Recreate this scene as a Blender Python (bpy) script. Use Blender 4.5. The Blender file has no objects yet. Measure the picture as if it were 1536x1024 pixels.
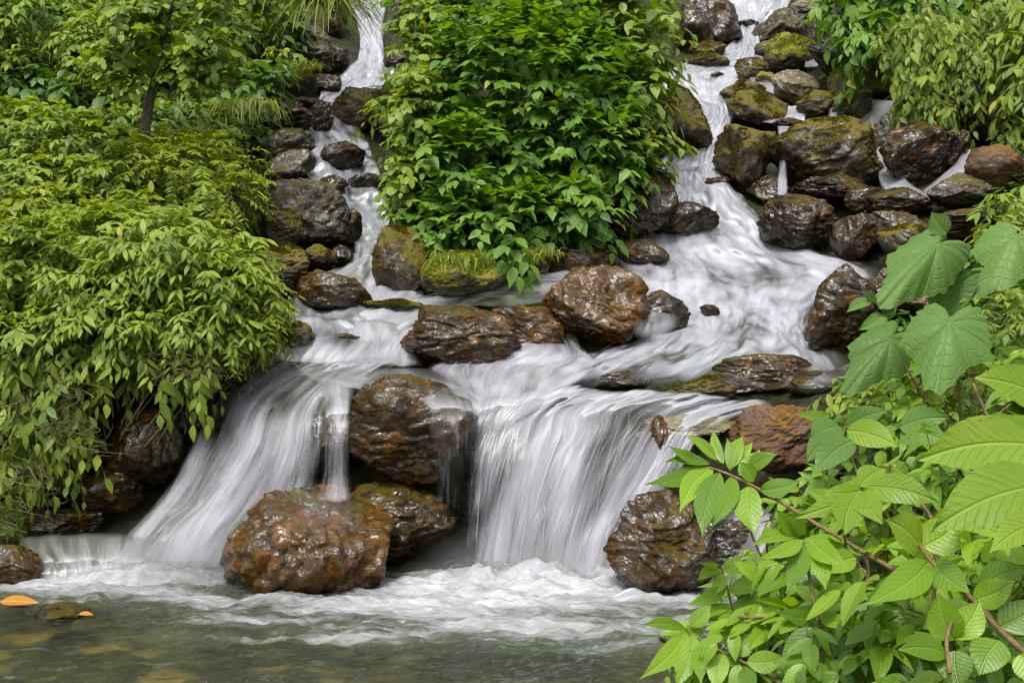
import bpy, bmesh, math, random
import numpy as np
from mathutils import Vector

random.seed(7)
RNG = np.random.default_rng(11)
SC = bpy.context.scene
COL = SC.collection

# ------------------------------------------------------------------ camera, sky, sun, exposure
PZ = -0.13                                          # level of the pool
FPX, CX, CY, CAMZ = 1800.0, 768.0, 512.0, 1.5      # focal length in pixels of the 1536-wide photograph
cam_d = bpy.data.cameras.new('camera')
cam_d.sensor_width = 36.0
cam_d.lens = 36.0 * FPX / 1536.0
cam_d.clip_start = 0.05
cam_d.clip_end = 1000.0
cam = bpy.data.objects.new('camera', cam_d)
COL.objects.link(cam)
cam.location = (0, 0, CAMZ)
cam.rotation_euler = (math.radians(90), 0, 0)
SC.camera = cam

SUN_EL, SUN_AZ = math.radians(62), math.radians(200)   # azimuth clockwise from +Y (behind the camera, a little left)
world = bpy.data.worlds.new('World')
SC.world = world
world.use_nodes = True
wn = world.node_tree
wn.nodes.clear()
sky = wn.nodes.new('ShaderNodeTexSky')
sky.sky_type = 'NISHITA'
sky.sun_disc = False
sky.sun_elevation = SUN_EL
sky.sun_rotation = SUN_AZ
sky.air_density = 1.0
sky.dust_density = 5.0
hs = wn.nodes.new('ShaderNodeHueSaturation')
hs.inputs['Saturation'].default_value = 0.30          # overcast: a grey sky
bg = wn.nodes.new('ShaderNodeBackground')
bg.inputs['Strength'].default_value = 0.15
wo = wn.nodes.new('ShaderNodeOutputWorld')
wn.links.new(sky.outputs[0], hs.inputs['Color'])
wn.links.new(hs.outputs[0], bg.inputs[0])
wn.links.new(bg.outputs[0], wo.inputs[0])

sun_d = bpy.data.lights.new('sun', 'SUN')
sun_d.energy = 1.5
sun_d.angle = math.radians(12)
sun_d.color = (1.0, 0.97, 0.92)
sun = bpy.data.objects.new('sun', sun_d)
COL.objects.link(sun)
sun.location = (-3, -6, 14)
_sd = Vector((math.sin(SUN_AZ) * math.cos(SUN_EL), math.cos(SUN_AZ) * math.cos(SUN_EL), math.sin(SUN_EL)))
sun.rotation_euler = (-_sd).to_track_quat('-Z', 'Y').to_euler()

SC.view_settings.view_transform = 'Standard'
SC.view_settings.look = 'None'
SC.view_settings.exposure = 1.0
SC.view_settings.gamma = 1.0
SC.render.engine = 'CYCLES'
cy = SC.cycles
cy.max_bounces = 8
cy.diffuse_bounces = 3
cy.glossy_bounces = 3
cy.transmission_bounces = 4
cy.transparent_max_bounces = 32
cy.use_denoising = True
cy.use_adaptive_sampling = True
cy.caustics_reflective = False
cy.caustics_refractive = False

# ------------------------------------------------------------------ numpy helpers
def _h(i, j, k, seed):
    m = np.uint32
    h = (i.astype(m) * m(374761393)) ^ (j.astype(m) * m(668265263)) ^ (k.astype(m) * m(2246822519)) ^ m((seed * 3266489917) & 0xffffffff)
    h = (h ^ (h >> m(15))) * m(2246822519)
    h = (h ^ (h >> m(13))) * m(3266489917)
    return h ^ (h >> m(16))

def gnoise(p, seed=0):
    """gradient noise of points p (n,3), about -1..1"""
    p = np.asarray(p, dtype=np.float64)
    f0 = np.floor(p)
    f = p - f0
    i0 = f0.astype(np.int64)
    u = f * f * f * (f * (f * 6 - 15) + 10)
    out = 0
    for dx in (0, 1):
        wx = u[:, 0] if dx else 1 - u[:, 0]
        for dy in (0, 1):
            wy = u[:, 1] if dy else 1 - u[:, 1]
            for dz in (0, 1):
                wz = u[:, 2] if dz else 1 - u[:, 2]
                h = _h((i0[:, 0] + dx) & 0xffff, (i0[:, 1] + dy) & 0xffff, (i0[:, 2] + dz) & 0xffff, seed)
                gx = (h & np.uint32(1023)).astype(np.float64) / 511.5 - 1
                gy = ((h >> np.uint32(10)) & np.uint32(1023)).astype(np.float64) / 511.5 - 1
                gz = ((h >> np.uint32(20)) & np.uint32(1023)).astype(np.float64) / 511.5 - 1
                out = out + wx * wy * wz * (gx * (f[:, 0] - dx) + gy * (f[:, 1] - dy) + gz * (f[:, 2] - dz))
    return out * 1.4

def fbm(p, octaves=4, seed=0, gain=0.5, ridge=False):
    p = np.asarray(p, dtype=np.float64)
    a, s, out = 1.0, 1.0, 0
    for o in range(octaves):
        n = gnoise(p * s + 17.3 * o, seed + o)
        if ridge:
            n = 1 - 2 * np.abs(n)
        out = out + a * n
        a *= gain
        s *= 2.03
    return out

def sstep(a, b, x):
    t = np.clip((x - a) / (b - a), 0, 1)
    return t * t * (3 - 2 * t)

def unit(v):
    return v / np.maximum(np.linalg.norm(v, axis=-1, keepdims=True), 1e-9)

def mesh_obj(name, verts, faces, mat, attrs=None, parent=None, smooth=True):
    """faces: (n,4) or (n,3) int array; attrs: name -> (n,) float or (n,3) vector per vertex"""
    verts = np.ascontiguousarray(verts, dtype=np.float32)
    faces = np.ascontiguousarray(faces, dtype=np.int32)
    me = bpy.data.meshes.new(name)
    nf, k = faces.shape
    me.vertices.add(len(verts))
    me.vertices.foreach_set('co', verts.ravel())
    me.loops.add(nf * k)
    me.loops.foreach_set('vertex_index', faces.ravel())
    me.polygons.add(nf)
    me.polygons.foreach_set('loop_start', np.arange(nf, dtype=np.int32) * k)
    if smooth:
        me.polygons.foreach_set('use_smooth', np.ones(nf, dtype=bool))
    for an, av in (attrs or {}).items():
        av = np.ascontiguousarray(av, dtype=np.float32)
        if av.ndim == 1:
            a = me.attributes.new(an, 'FLOAT', 'POINT')
            a.data.foreach_set('value', av)
        else:
            a = me.attributes.new(an, 'FLOAT_VECTOR', 'POINT')
            a.data.foreach_set('vector', av.ravel())
    me.update(calc_edges=True)
    if mat:
        me.materials.append(mat)
    o = bpy.data.objects.new(name, me)
    COL.objects.link(o)
    if parent:
        o.parent = parent
    return o

def tag(o, label=None, cat=None, group=None, kind=None):
    for k, v in (('label', label), ('category', cat), ('group', group), ('kind', kind)):
        if v:
            o[k] = v
    return o

def thing(name, loc, label, cat, group=None):
    o = bpy.data.objects.new(name, None)
    o.empty_display_size = 0.1
    COL.objects.link(o)
    o.location = loc
    bpy.context.view_layer.update()
    return tag(o, label, cat, group)

def grid_faces(nr, nc, off=0):
    i = np.arange(nr - 1)[:, None] * nc + np.arange(nc - 1)[None, :]
    i = i.ravel() + off
    return np.stack([i, i + 1, i + nc + 1, i + nc], 1)

# ------------------------------------------------------------------ the hillside: how far the ground lies along the view at photo pixel (X, Y)
_XS = [-1200, -300, 0, 250, 430, 600, 780, 1000, 1150, 1300, 1536, 1900, 2900]
_YS = [-500, -100, 0, 100, 200, 300, 380, 440, 520, 600, 640, 700, 780, 840, 900, 1024, 1300]
_T = {  # one row per photo row, one value per column above
 -500: [34, 30, 30, 31, 33, 34, 34, 34, 34, 34, 31, 30, 34],
 -100: [17, 16.5, 16.5, 17.4, 19.5, 21.5, 20.5, 21.5, 21.5, 20, 16.5, 15.5, 16],
 0:    [15.5, 15, 15, 15.8, 17.5, 18.8, 17.5, 19, 19, 17.8, 15.0, 14.2, 14.5],
 100:  [14, 13.6, 13.6, 14.0, 15.4, 16.4, 14.9, 16.5, 16.4, 15.6, 13.9, 13.0, 13],
 200:  [12.8, 12.4, 12.3, 12.5, 13.7, 14.5, 13.3, 14.5, 14.5, 14.2, 12.9, 11.8, 11.8],
 300:  [11.6, 11.2, 11.1, 11.3, 12.4, 13.1, 12.3, 13.0, 13.1, 12.8, 11.5, 10.4, 10.2],
 380:  [10.9, 10.5, 10.4, 10.5, 11.4, 12.0, 11.7, 12.0, 12.1, 11.6, 9.9, 8.8, 8.5],
 440:  [10.4, 10.1, 10.0, 10.1, 10.8, 11.0, 11.0, 11.1, 11.1, 10.7, 8.7, 7.6, 7.2],
 520:  [10.0, 9.8, 9.7, 9.8, 9.75, 9.85, 9.85, 9.9, 9.9, 9.6, 7.4, 6.4, 6],
 600:  [9.8, 9.6, 9.5, 9.6, 9.15, 9.0, 9.0, 9.0, 9.1, 8.2, 6.3, 5.4, 5],
 640:  [9.7, 9.5, 9.4, 9.5, 9.0, 8.9, 8.85, 8.85, 8.7, 7.2, 5.8, 5.0, 4.7],
 700:  [9.6, 9.4, 9.35, 9.4, 8.95, 8.85, 8.8, 8.8, 8.4, 6.4, 5.2, 4.5, 4.2],
 780:  [9.5, 9.3, 9.2, 9.2, 8.9, 8.8, 8.75, 8.7, 8.1, 5.7, 4.6, 4.0, 3.8],
 840:  [9.4, 9.2, 9.1, 9.1, 8.9, 8.8, 8.75, 8.6, 7.7, 5.2, 4.25, 3.7, 3.5],
 900:  [9.4, 9.2, 9.1, 9.1, 8.9, 8.8, 8.75, 8.5, 7.0, 4.7, 3.95, 3.4, 3.2],
 1024: [9.4, 9.2, 9.1, 9.1, 8.9, 8.8, 8.75, 8.5, 5.8, 4.0, 3.4, 2.9, 2.8],
 1300: [9.4, 9.2, 9.1, 9.1, 8.9, 8.8, 8.75, 7.5, 4.3, 3.2, 2.8, 2.4, 2.3],
}
_gx = np.arange(-1200, 2901, 10.0)
_gy = np.arange(-500, 1301, 10.0)
_tab = np.array([_T[y] for y in _YS])
_tmp = np.array([np.interp(_gx, _XS, r) for r in _tab])
_G = np.array([np.interp(_gy, _YS, _tmp[:, i]) for i in range(len(_gx))]).T
def _blur(a, n, axis):
    for _ in range(n):
        p = np.pad(a, [(1, 1) if ax == axis else (0, 0) for ax in (0, 1)], mode='edge')
        a = (p[:-2] + 2 * p[1:-1] + p[2:]) / 4 if axis == 0 else (p[:, :-2] + 2 * p[:, 1:-1] + p[:, 2:]) / 4
    return a
_G = _blur(_blur(_G, 5, 0), 20, 1)

def DM(X, Y):
    X = np.asarray(X, dtype=float); Y = np.asarray(Y, dtype=float)
    fx = np.clip((X + 1200) / 10, 0, len(_gx) - 1.001); fy = np.clip((Y + 500) / 10, 0, len(_gy) - 1.001)
    ix = fx.astype(int); iy = fy.astype(int); tx = fx - ix; ty = fy - iy
    return (_G[iy, ix] * (1 - tx) + _G[iy, ix + 1] * tx) * (1 - ty) + (_G[iy + 1, ix] * (1 - tx) + _G[iy + 1, ix + 1] * tx) * ty

def at(X, Y, D):
    X = np.asarray(X, dtype=float); Y = np.asarray(Y, dtype=float); D = np.asarray(D, dtype=float)
    X, Y, D = np.broadcast_arrays(X, Y, D)
    return np.stack([(X - CX) / FPX * D, D, CAMZ - (Y - CY) / FPX * D], -1)

# ------------------------------------------------------------------ node helpers
class NT:
    def __init__(self, name):
        self.m = bpy.data.materials.new(name)
        self.m.use_nodes = True
        self.t = self.m.node_tree
        self.t.nodes.clear()
        self.out = self.t.nodes.new('ShaderNodeOutputMaterial')
    def put(self, sock, v):
        if isinstance(v, bpy.types.NodeSocket):
            self.t.links.new(v, sock)
        elif v is not None:
            if sock.type == 'RGBA' and not hasattr(v, '__len__'):
                v = (v, v, v, 1)
            elif sock.type == 'RGBA' and len(v) == 3:
                v = (*v, 1)
            sock.default_value = v
    def n(self, typ, ins=None, out=0, **props):
        nd = self.t.nodes.new('ShaderNode' + typ)
        for k, v in props.items():
            setattr(nd, k, v)
        for k, v in (ins or {}).items():
            self.put(nd.inputs[k], v)
        return nd.outputs[out]
    def attr(self, name, out='Vector'):
        nd = self.t.nodes.new('ShaderNodeAttribute'); nd.attribute_name = name
        return nd.outputs[out]
    def pos(self):
        return self.n('NewGeometry', out='Position')
    def math(self, op, a, b=None, c=None, clamp=False):
        nd = self.t.nodes.new('ShaderNodeMath'); nd.operation = op; nd.use_clamp = clamp
        self.put(nd.inputs[0], a)
        if b is not None: self.put(nd.inputs[1], b)
        if c is not None: self.put(nd.inputs[2], c)
        return nd.outputs[0]
    def vmul(self, v, s):
        return self.n('VectorMath', {0: v, 1: s}, operation='MULTIPLY')
    def vadd(self, v, s):
        return self.n('VectorMath', {0: v, 1: s}, operation='ADD')
    def noise(self, v, scale, detail=4, rough=0.55, dist=0.0):
        return self.n('TexNoise', {'Vector': v, 'Scale': scale, 'Detail': detail, 'Roughness': rough, 'Distortion': dist}, out=0)
    def ramp(self, f, stops):
        nd = self.t.nodes.new('ShaderNodeValToRGB')
        self.put(nd.inputs[0], f)
        el = nd.color_ramp.elements
        while len(el) < len(stops): el.new(0.5)
        for e, (p, c) in zip(el, stops):
            e.position = p; e.color = (*c, 1) if hasattr(c, '__len__') else (c, c, c, 1)
        return nd.outputs[0]
    def ss(self, f, a, b):
        nd = self.t.nodes.new('ShaderNodeMapRange'); nd.interpolation_type = 'SMOOTHSTEP'
        self.put(nd.inputs['Value'], f); nd.inputs['From Min'].default_value = a; nd.inputs['From Max'].default_value = b
        return nd.outputs[0]
    def mix(self, f, a, b):
        nd = self.t.nodes.new('ShaderNodeMix'); nd.data_type = 'RGBA'
        self.put(nd.inputs[0], f); self.put(nd.inputs[6], a); self.put(nd.inputs[7], b)
        return nd.outputs[2]
    def mixs(self, f, a, b):
        return self.n('MixShader', {0: f, 1: a, 2: b})
    def bump(self, h, strength=0.5, dist=0.02, normal=None):
        return self.n('Bump', {'Height': h, 'Strength': strength, 'Distance': dist, 'Normal': normal})
    def done(self, s):
        self.t.links.new(s, self.out.inputs['Surface'])
        return self.m
# ------------------------------------------------------------------ rock and ground materials
def rock_mat(name, dark, mid, light, moss=0.0, mosscol=(0.07, 0.075, 0.008), wet=0.6, orange=0.0, lichen=0.0):
    k = NT(name)
    p = k.pos()
    n1 = k.noise(p, 3.5, 6, 0.6)
    n2 = k.noise(p, 16, 8, 0.65, 0.6)
    n3 = k.noise(p, 70, 4, 0.6)
    c = k.ramp(k.math('ADD', k.math('MULTIPLY', n1, 0.55), k.math('MULTIPLY', n2, 0.45)),
               [(0.40, dark), (0.50, mid), (0.57, mid), (0.66, light)])
    if orange:
        om = k.ss(k.noise(k.vadd(p, (3, 1, 7)), 6.5, 6, 0.62), 0.62 - 0.16 * orange, 0.72 - 0.12 * orange)
        c = k.mix(k.math('MULTIPLY', om, 0.85), c, k.ramp(n2, [(0.3, (0.13, 0.05, 0.012)), (0.7, (0.26, 0.12, 0.035))]))
    if lichen:
        lm = k.ss(k.noise(k.vadd(p, (13, 5, 2)), 11, 7, 0.68), 0.60 - 0.12 * lichen, 0.66 - 0.1 * lichen)
        c = k.mix(k.math('MULTIPLY', lm, 0.8), c, (0.30, 0.28, 0.24))
    # pits and speckle
    c = k.n('HueSaturation', {'Value': 0.78, 'Saturation': 1.15, 'Color': c})
    c = k.mix(k.ss(n3, 0.50, 0.38), c, k.n('HueSaturation', {'Value': 0.45, 'Color': c}))
    mm = 0.0
    if moss:
        nz = k.n('SeparateXYZ', {0: k.n('NewGeometry', out='Normal')}, out=2)
        mn = k.noise(k.vadd(p, (5, 9, 1)), 4.5, 6, 0.62)
        mv = k.math('ADD', k.math('MULTIPLY', nz, 0.30), mn)
        mm = k.ss(mv, 0.86 - 0.42 * moss, 1.0 - 0.40 * moss)
        mc = k.mix(k.noise(p, 40, 5, 0.7), tuple(0.35 * v for v in mosscol), tuple(1.5 * v for v in mosscol))
        c = k.mix(mm, c, mc)
    rough = k.n('MapRange', {'Value': k.noise(k.vadd(p, (2, 2, 8)), 9, 5, 0.6), 'From Min': 0.35, 'From Max': 0.65,
                             'To Min': 0.62 - 0.4 * wet, 'To Max': 0.85 - 0.25 * wet})
    if moss:
        rough = k.math('ADD', rough, k.math('MULTIPLY', mm, 0.4), clamp=True)
    vor = k.n('TexVoronoi', {'Vector': k.vadd(p, k.vmul(k.n('TexNoise', {'Vector': p, 'Scale': 8.0}, out=1), (0.12, 0.12, 0.12))), 'Scale': 9.0}, out=0, feature='DISTANCE_TO_EDGE')
    crack = k.ss(vor, 0.0, 0.06)
    hgt = k.math('ADD', k.math('ADD', k.math('MULTIPLY', n2, 1.0), k.math('MULTIPLY', n3, 0.3)), k.math('MULTIPLY', crack, 0.15))
    b = k.bump(hgt, 0.9, 0.026)
    s = k.n('BsdfPrincipled', {'Base Color': c, 'Roughness': rough, 'Normal': b, 'Specular IOR Level': 0.5 - 0.4 * wet,
                               'Coat Weight': k.math('MULTIPLY', k.math('SUBTRACT', 1.0, k.math('MULTIPLY', mm, 0.8)), k.math('MULTIPLY', k.ss(k.noise(k.vadd(p, (7, 7, 7)), 5.5, 4, 0.6), 0.36, 0.60), 1.0 * wet)), 'Coat Roughness': 0.17, 'Coat IOR': 1.58, 'Coat Normal': k.bump(k.math('ADD', k.noise(p, 9, 4, 0.5, 0.8), k.math('MULTIPLY', n3, 0.04)), 0.9, 0.055)})
    return k.done(s)

MAT = {}
MAT['brown'] = rock_mat('rock_wet_brown', (0.007, 0.005, 0.002), (0.048, 0.029, 0.009), (0.18, 0.115, 0.045), moss=0.36, mosscol=(0.070, 0.047, 0.004), wet=0.95, orange=0.42)
MAT['rust'] = rock_mat('rock_wet_rust', (0.016, 0.010, 0.003), (0.086, 0.048, 0.014), (0.25, 0.150, 0.058), moss=0.1, wet=0.95, orange=0.60)
MAT['dark'] = rock_mat('rock_wet_dark', (0.005, 0.0035, 0.0015), (0.034, 0.021, 0.008), (0.15, 0.105, 0.052), moss=0.36, mosscol=(0.060, 0.044, 0.004), wet=1.0, orange=0.28)
MAT['moss'] = rock_mat('rock_mossy', (0.012, 0.009, 0.004), (0.058, 0.042, 0.019), (0.18, 0.14, 0.08), moss=0.86, mosscol=(0.098, 0.079, 0.007), wet=0.6, orange=0.15)
MAT['brightmoss'] = rock_mat('rock_bright_moss', (0.02, 0.015, 0.008), (0.10, 0.085, 0.055), (0.24, 0.22, 0.16), moss=1.06, mosscol=(0.145, 0.150, 0.008), wet=0.3)
MAT['grey'] = rock_mat('rock_grey', (0.014, 0.011, 0.006), (0.066, 0.053, 0.032), (0.21, 0.18, 0.125), moss=0.48, mosscol=(0.080, 0.065, 0.009), wet=0.65, lichen=0.35, orange=0.1)
MAT['pale'] = rock_mat('rock_pale', (0.06, 0.05, 0.03), (0.24, 0.215, 0.14), (0.42, 0.40, 0.30), moss=0.45, mosscol=(0.13, 0.115, 0.02), wet=0.4, lichen=0.5)
MAT['redmoss'] = rock_mat('rock_red_moss', (0.022, 0.010, 0.004), (0.090, 0.045, 0.015), (0.19, 0.10, 0.04), moss=0.5, mosscol=(0.14, 0.066, 0.009), wet=0.2, orange=0.4)

def fuzz_mat(name, a, b_):
    k = NT(name)
    c = k.ramp(k.attr('rnd', 'Fac'), [(0.0, a), (1.0, b_)])
    d = k.n('BsdfDiffuse', {'Color': c}); t = k.n('BsdfTranslucent', {'Color': c})
    return k.done(k.mixs(0.3, d, t))
MAT['mossfuzz'] = fuzz_mat('moss_olive', (0.045, 0.040, 0.004), (0.15, 0.13, 0.012))
MAT['mossbright'] = fuzz_mat('moss_bright', (0.075, 0.085, 0.005), (0.24, 0.25, 0.015))
def ground_mat():
    k = NT('bank_ground')
    p = k.pos()
    n1 = k.noise(p, 2.5, 6, 0.6)
    n2 = k.noise(p, 14, 8, 0.7)
    c = k.ramp(k.math('ADD', k.math('MULTIPLY', n1, 0.5), k.math('MULTIPLY', n2, 0.5)),
               [(0.34, (0.004, 0.004, 0.002)), (0.5, (0.014, 0.013, 0.006)), (0.66, (0.036, 0.032, 0.016))])
    g = k.ss(k.noise(k.vadd(p, (4, 4, 4)), 3.2, 6, 0.65), 0.42, 0.56)
    c = k.mix(k.math('MULTIPLY', g, 0.7), c, k.ramp(n2, [(0.3, (0.010, 0.016, 0.003)), (0.7, (0.05, 0.06, 0.009))]))
    b = k.bump(k.math('ADD', n2, k.math('MULTIPLY', k.noise(p, 60, 4, 0.6), 0.5)), 1.0, 0.05)
    return k.done(k.n('BsdfPrincipled', {'Base Color': c, 'Roughness': 0.7, 'Specular IOR Level': 0.2, 'Normal': b}))
MAT['ground'] = ground_mat()

# the terrain sheet: hillside, banks and stream bed in one
def build_terrain():
    X = np.arange(-1190, 2890, 9.0)
    Y = np.arange(-495, 1290, 6.0)
    XX, YY = np.meshgrid(X, Y)
    D = DM(XX, YY) + 0.20
    P0 = at(XX, YY, D).reshape(-1, 3)
    nz = fbm(P0 * 1.3, 4, 5) * 0.16 + np.abs(fbm(P0 * 3.5, 3, 9)) * 0.13 - 0.06
    D = D + nz.reshape(D.shape)
    zb = PZ - 0.30 + 0.05 * fbm(np.stack([XX.ravel() / 40, YY.ravel() / 15, 0 * XX.ravel()], 1), 3, 2).reshape(D.shape)
    bed = np.where(YY > 560, (CAMZ - zb) * FPX / np.maximum(YY - CY, 1), 1e9)
    D = np.minimum(D, bed)
    P = at(XX, YY, D).reshape(-1, 3)
    return tag(mesh_obj('hillside', P, grid_faces(len(Y), len(X)), MAT['ground']), kind='structure')
build_terrain()

def build_ground_plain():
    r = np.array([0.0, 30, 100, 400])
    a = np.linspace(0, 2 * np.pi, 49)
    V = [(r_ * math.cos(t), r_ * math.sin(t) + 5, -1.1) for r_ in r for t in a]
    return tag(mesh_obj('ground', V, grid_faces(4, 49), MAT['ground']), kind='structure')
build_ground_plain()

def bed_mat():
    k = NT('pool_bed_pebbles')
    p = k.pos()
    w = k.vadd(p, k.vmul(k.n('TexNoise', {'Vector': p, 'Scale': 3.6}, out=1), (0.1, 0.1, 0.1)))
    v = k.n('TexVoronoi', {'Vector': w, 'Scale': 3.6}, out=1)
    e = k.n('TexVoronoi', {'Vector': w, 'Scale': 3.6}, out=0)
    hue = k.n('SeparateColor', {0: v}, out=0)
    c = k.ramp(hue, [(0.0, (0.015, 0.018, 0.005)), (0.35, (0.08, 0.085, 0.018)), (0.6, (0.30, 0.20, 0.035)), (0.8, (0.04, 0.06, 0.015)), (1.0, (0.32, 0.28, 0.09))])
    c = k.mix(k.ss(e, 0.35, 0.7), c, (0.008, 0.008, 0.005))
    c = k.mix(k.math('MULTIPLY', k.noise(p, 25, 5), 0.6), c, (0.03, 0.03, 0.012))
    return k.done(k.n('BsdfPrincipled', {'Base Color': c, 'Roughness': 0.7, 'Normal': k.bump(k.math('MULTIPLY', e, -1), 0.8, 0.08)}))
MAT['bed'] = bed_mat()
def build_bed():
    x = np.linspace(-5, 4, 160); y = np.linspace(-3, 9.2, 200)
    XX, YY = np.meshgrid(x, y)
    P = np.stack([XX.ravel(), YY.ravel(), 0 * XX.ravel()], 1)
    P[:, 2] = PZ - 0.17 + 0.05 * fbm(P * 3.0, 3, 21) - 0.05 * np.clip(P[:, 0] + 1.2, 0, 2) 
    return tag(mesh_obj('stream_bed', P, grid_faces(200, 160), MAT['bed']), kind='structure')
build_bed()

# ------------------------------------------------------------------ boulders
_ICO = {}
def ico(sub):
    if sub not in _ICO:
        bm = bmesh.new()
        bmesh.ops.create_icosphere(bm, subdivisions=sub, radius=1)
        v = np.array([q.co[:] for q in bm.verts]); f = np.array([[q.index for q in fc.verts] for fc in bm.faces])
        bm.free()
        _ICO[sub] = (v, f)
    return _ICO[sub]

NROCK = 0
def rock(X, Y, rx, ry, mat, label, rot=0.0, dd=0.0, deep=0.9, seed=None, rough=1.0, name='boulder', cat='boulder', flat=0.0, cuts=9, group='boulders along the cascade'):
    """a boulder whose outline is about rx by ry photo pixels round (X, Y), at its own distance on the slope"""
    global NROCK
    NROCK += 1
    rx *= 1.10; ry *= 1.10
    sd = seed if seed is not None else NROCK * 13 + 5
    rg = np.random.default_rng(sd)
    size = max(rx, ry)
    v, f = ico(6 if size > 60 else 5 if size > 22 else 4)
    d = v.copy()
    r = np.ones(len(d))
    for _ in range(cuts + 2):                       # planes that knock flat faces off the stone
        nrm = unit(rg.normal(size=3)); h = rg.uniform(0.60, 0.92)
        c = d @ nrm
        lim = h / np.maximum(c, 1e-3)
        r = np.where(c > 0, np.minimum(r, lim + 0.006 * gnoise(d * 4, sd + 3)), r)
    lay = unit(rg.normal(size=3) + np.array([0, 0, 1.2]))                 # bedding direction
    dl = d + lay * ((d @ lay) * 1.1)[:, None]
    r = r * (1 + rough * (0.10 * fbm(d * 1.2, 2, sd) + 0.036 * fbm(dl * 1.7, 3, sd + 50, ridge=True) + 0.018 * fbm(dl * 5, 3, sd + 90)
                          - 0.055 * sstep(0.70, 0.95, fbm(dl * 2.1, 2, sd + 70, ridge=True)) + 0.004 * fbm(d * 22, 2, sd + 95)))
    p = d * r[:, None]
    th = math.radians(rot)
    ca, sa = math.cos(th), math.sin(th)
    p = p / np.array([np.ptp(p[:, 0]) / 2, np.ptp(p[:, 1]) / 2, np.ptp(p[:, 2]) / 2])
    p -= (p.max(0) + p.min(0)) / 2
    D = float(DM(X, Y + 0.55 * ry)) + dd
    s = D / FPX
    rd = deep * (rx + ry) / 2
    p = p * np.array([rx, rd, ry]) * s
    R = np.array([[ca, 0, sa], [0, 1, 0], [-sa, 0, ca]])
    p = p @ R
    if flat:
        p[:, 1] += flat * p[:, 2]
    c = at(X, Y, D)
    o = mesh_obj(name, p, f, MAT[mat])
    o.location = c
    if mat in ('moss', 'brightmoss') and size > 20:
        tri = p[f]; nr = np.cross(tri[:, 1] - tri[:, 0], tri[:, 2] - tri[:, 0]); ar = np.linalg.norm(nr, axis=1); nr = unit(nr)
        mid = tri.mean(1)
        wgt = ar * sstep(0.05 if mat == 'moss' else -.1, .75, nr[:, 2]) * sstep(-.05 if mat == 'moss' else -.4, .35, gnoise((mid + c) * 4.5, 77) + .25 * gnoise((mid + c) * 14, 78)) * (nr[:, 1] < .6)
        if wgt.sum() > 0:
            nm = int(min(9000, 26 * size * size * (1.2 if mat == 'brightmoss' else .55) / 10))
            ix = rg.choice(len(mid), nm, p=wgt / wgt.sum())
            bc = rg.dirichlet((1, 1, 1), nm)
            q = (tri[ix] * bc[..., None]).sum(1)
            h = rg.uniform(.008, .022, nm)[:, None]
            dd_ = unit(nr[ix] + rg.normal(0, .45, (nm, 3)))
            sd_ = unit(np.cross(dd_, rg.normal(size=(nm, 3)))) * rg.uniform(.003, .007, (nm, 1))
            V = np.stack([q - sd_ - dd_ * .004, q + sd_ - dd_ * .004, q + dd_ * h + sd_ * .25, q + dd_ * h - sd_ * .25], 1).reshape(-1, 3)
            mo = mesh_obj('moss', V, np.arange(nm * 4).reshape(-1, 4), MAT['mossfuzz' if mat == 'moss' else 'mossbright'], {'rnd': np.repeat(rg.uniform(0, 1, nm), 4)}, o, smooth=False)
            mo['kind'] = 'stuff'
    return tag(o, label, cat, group)
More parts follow.
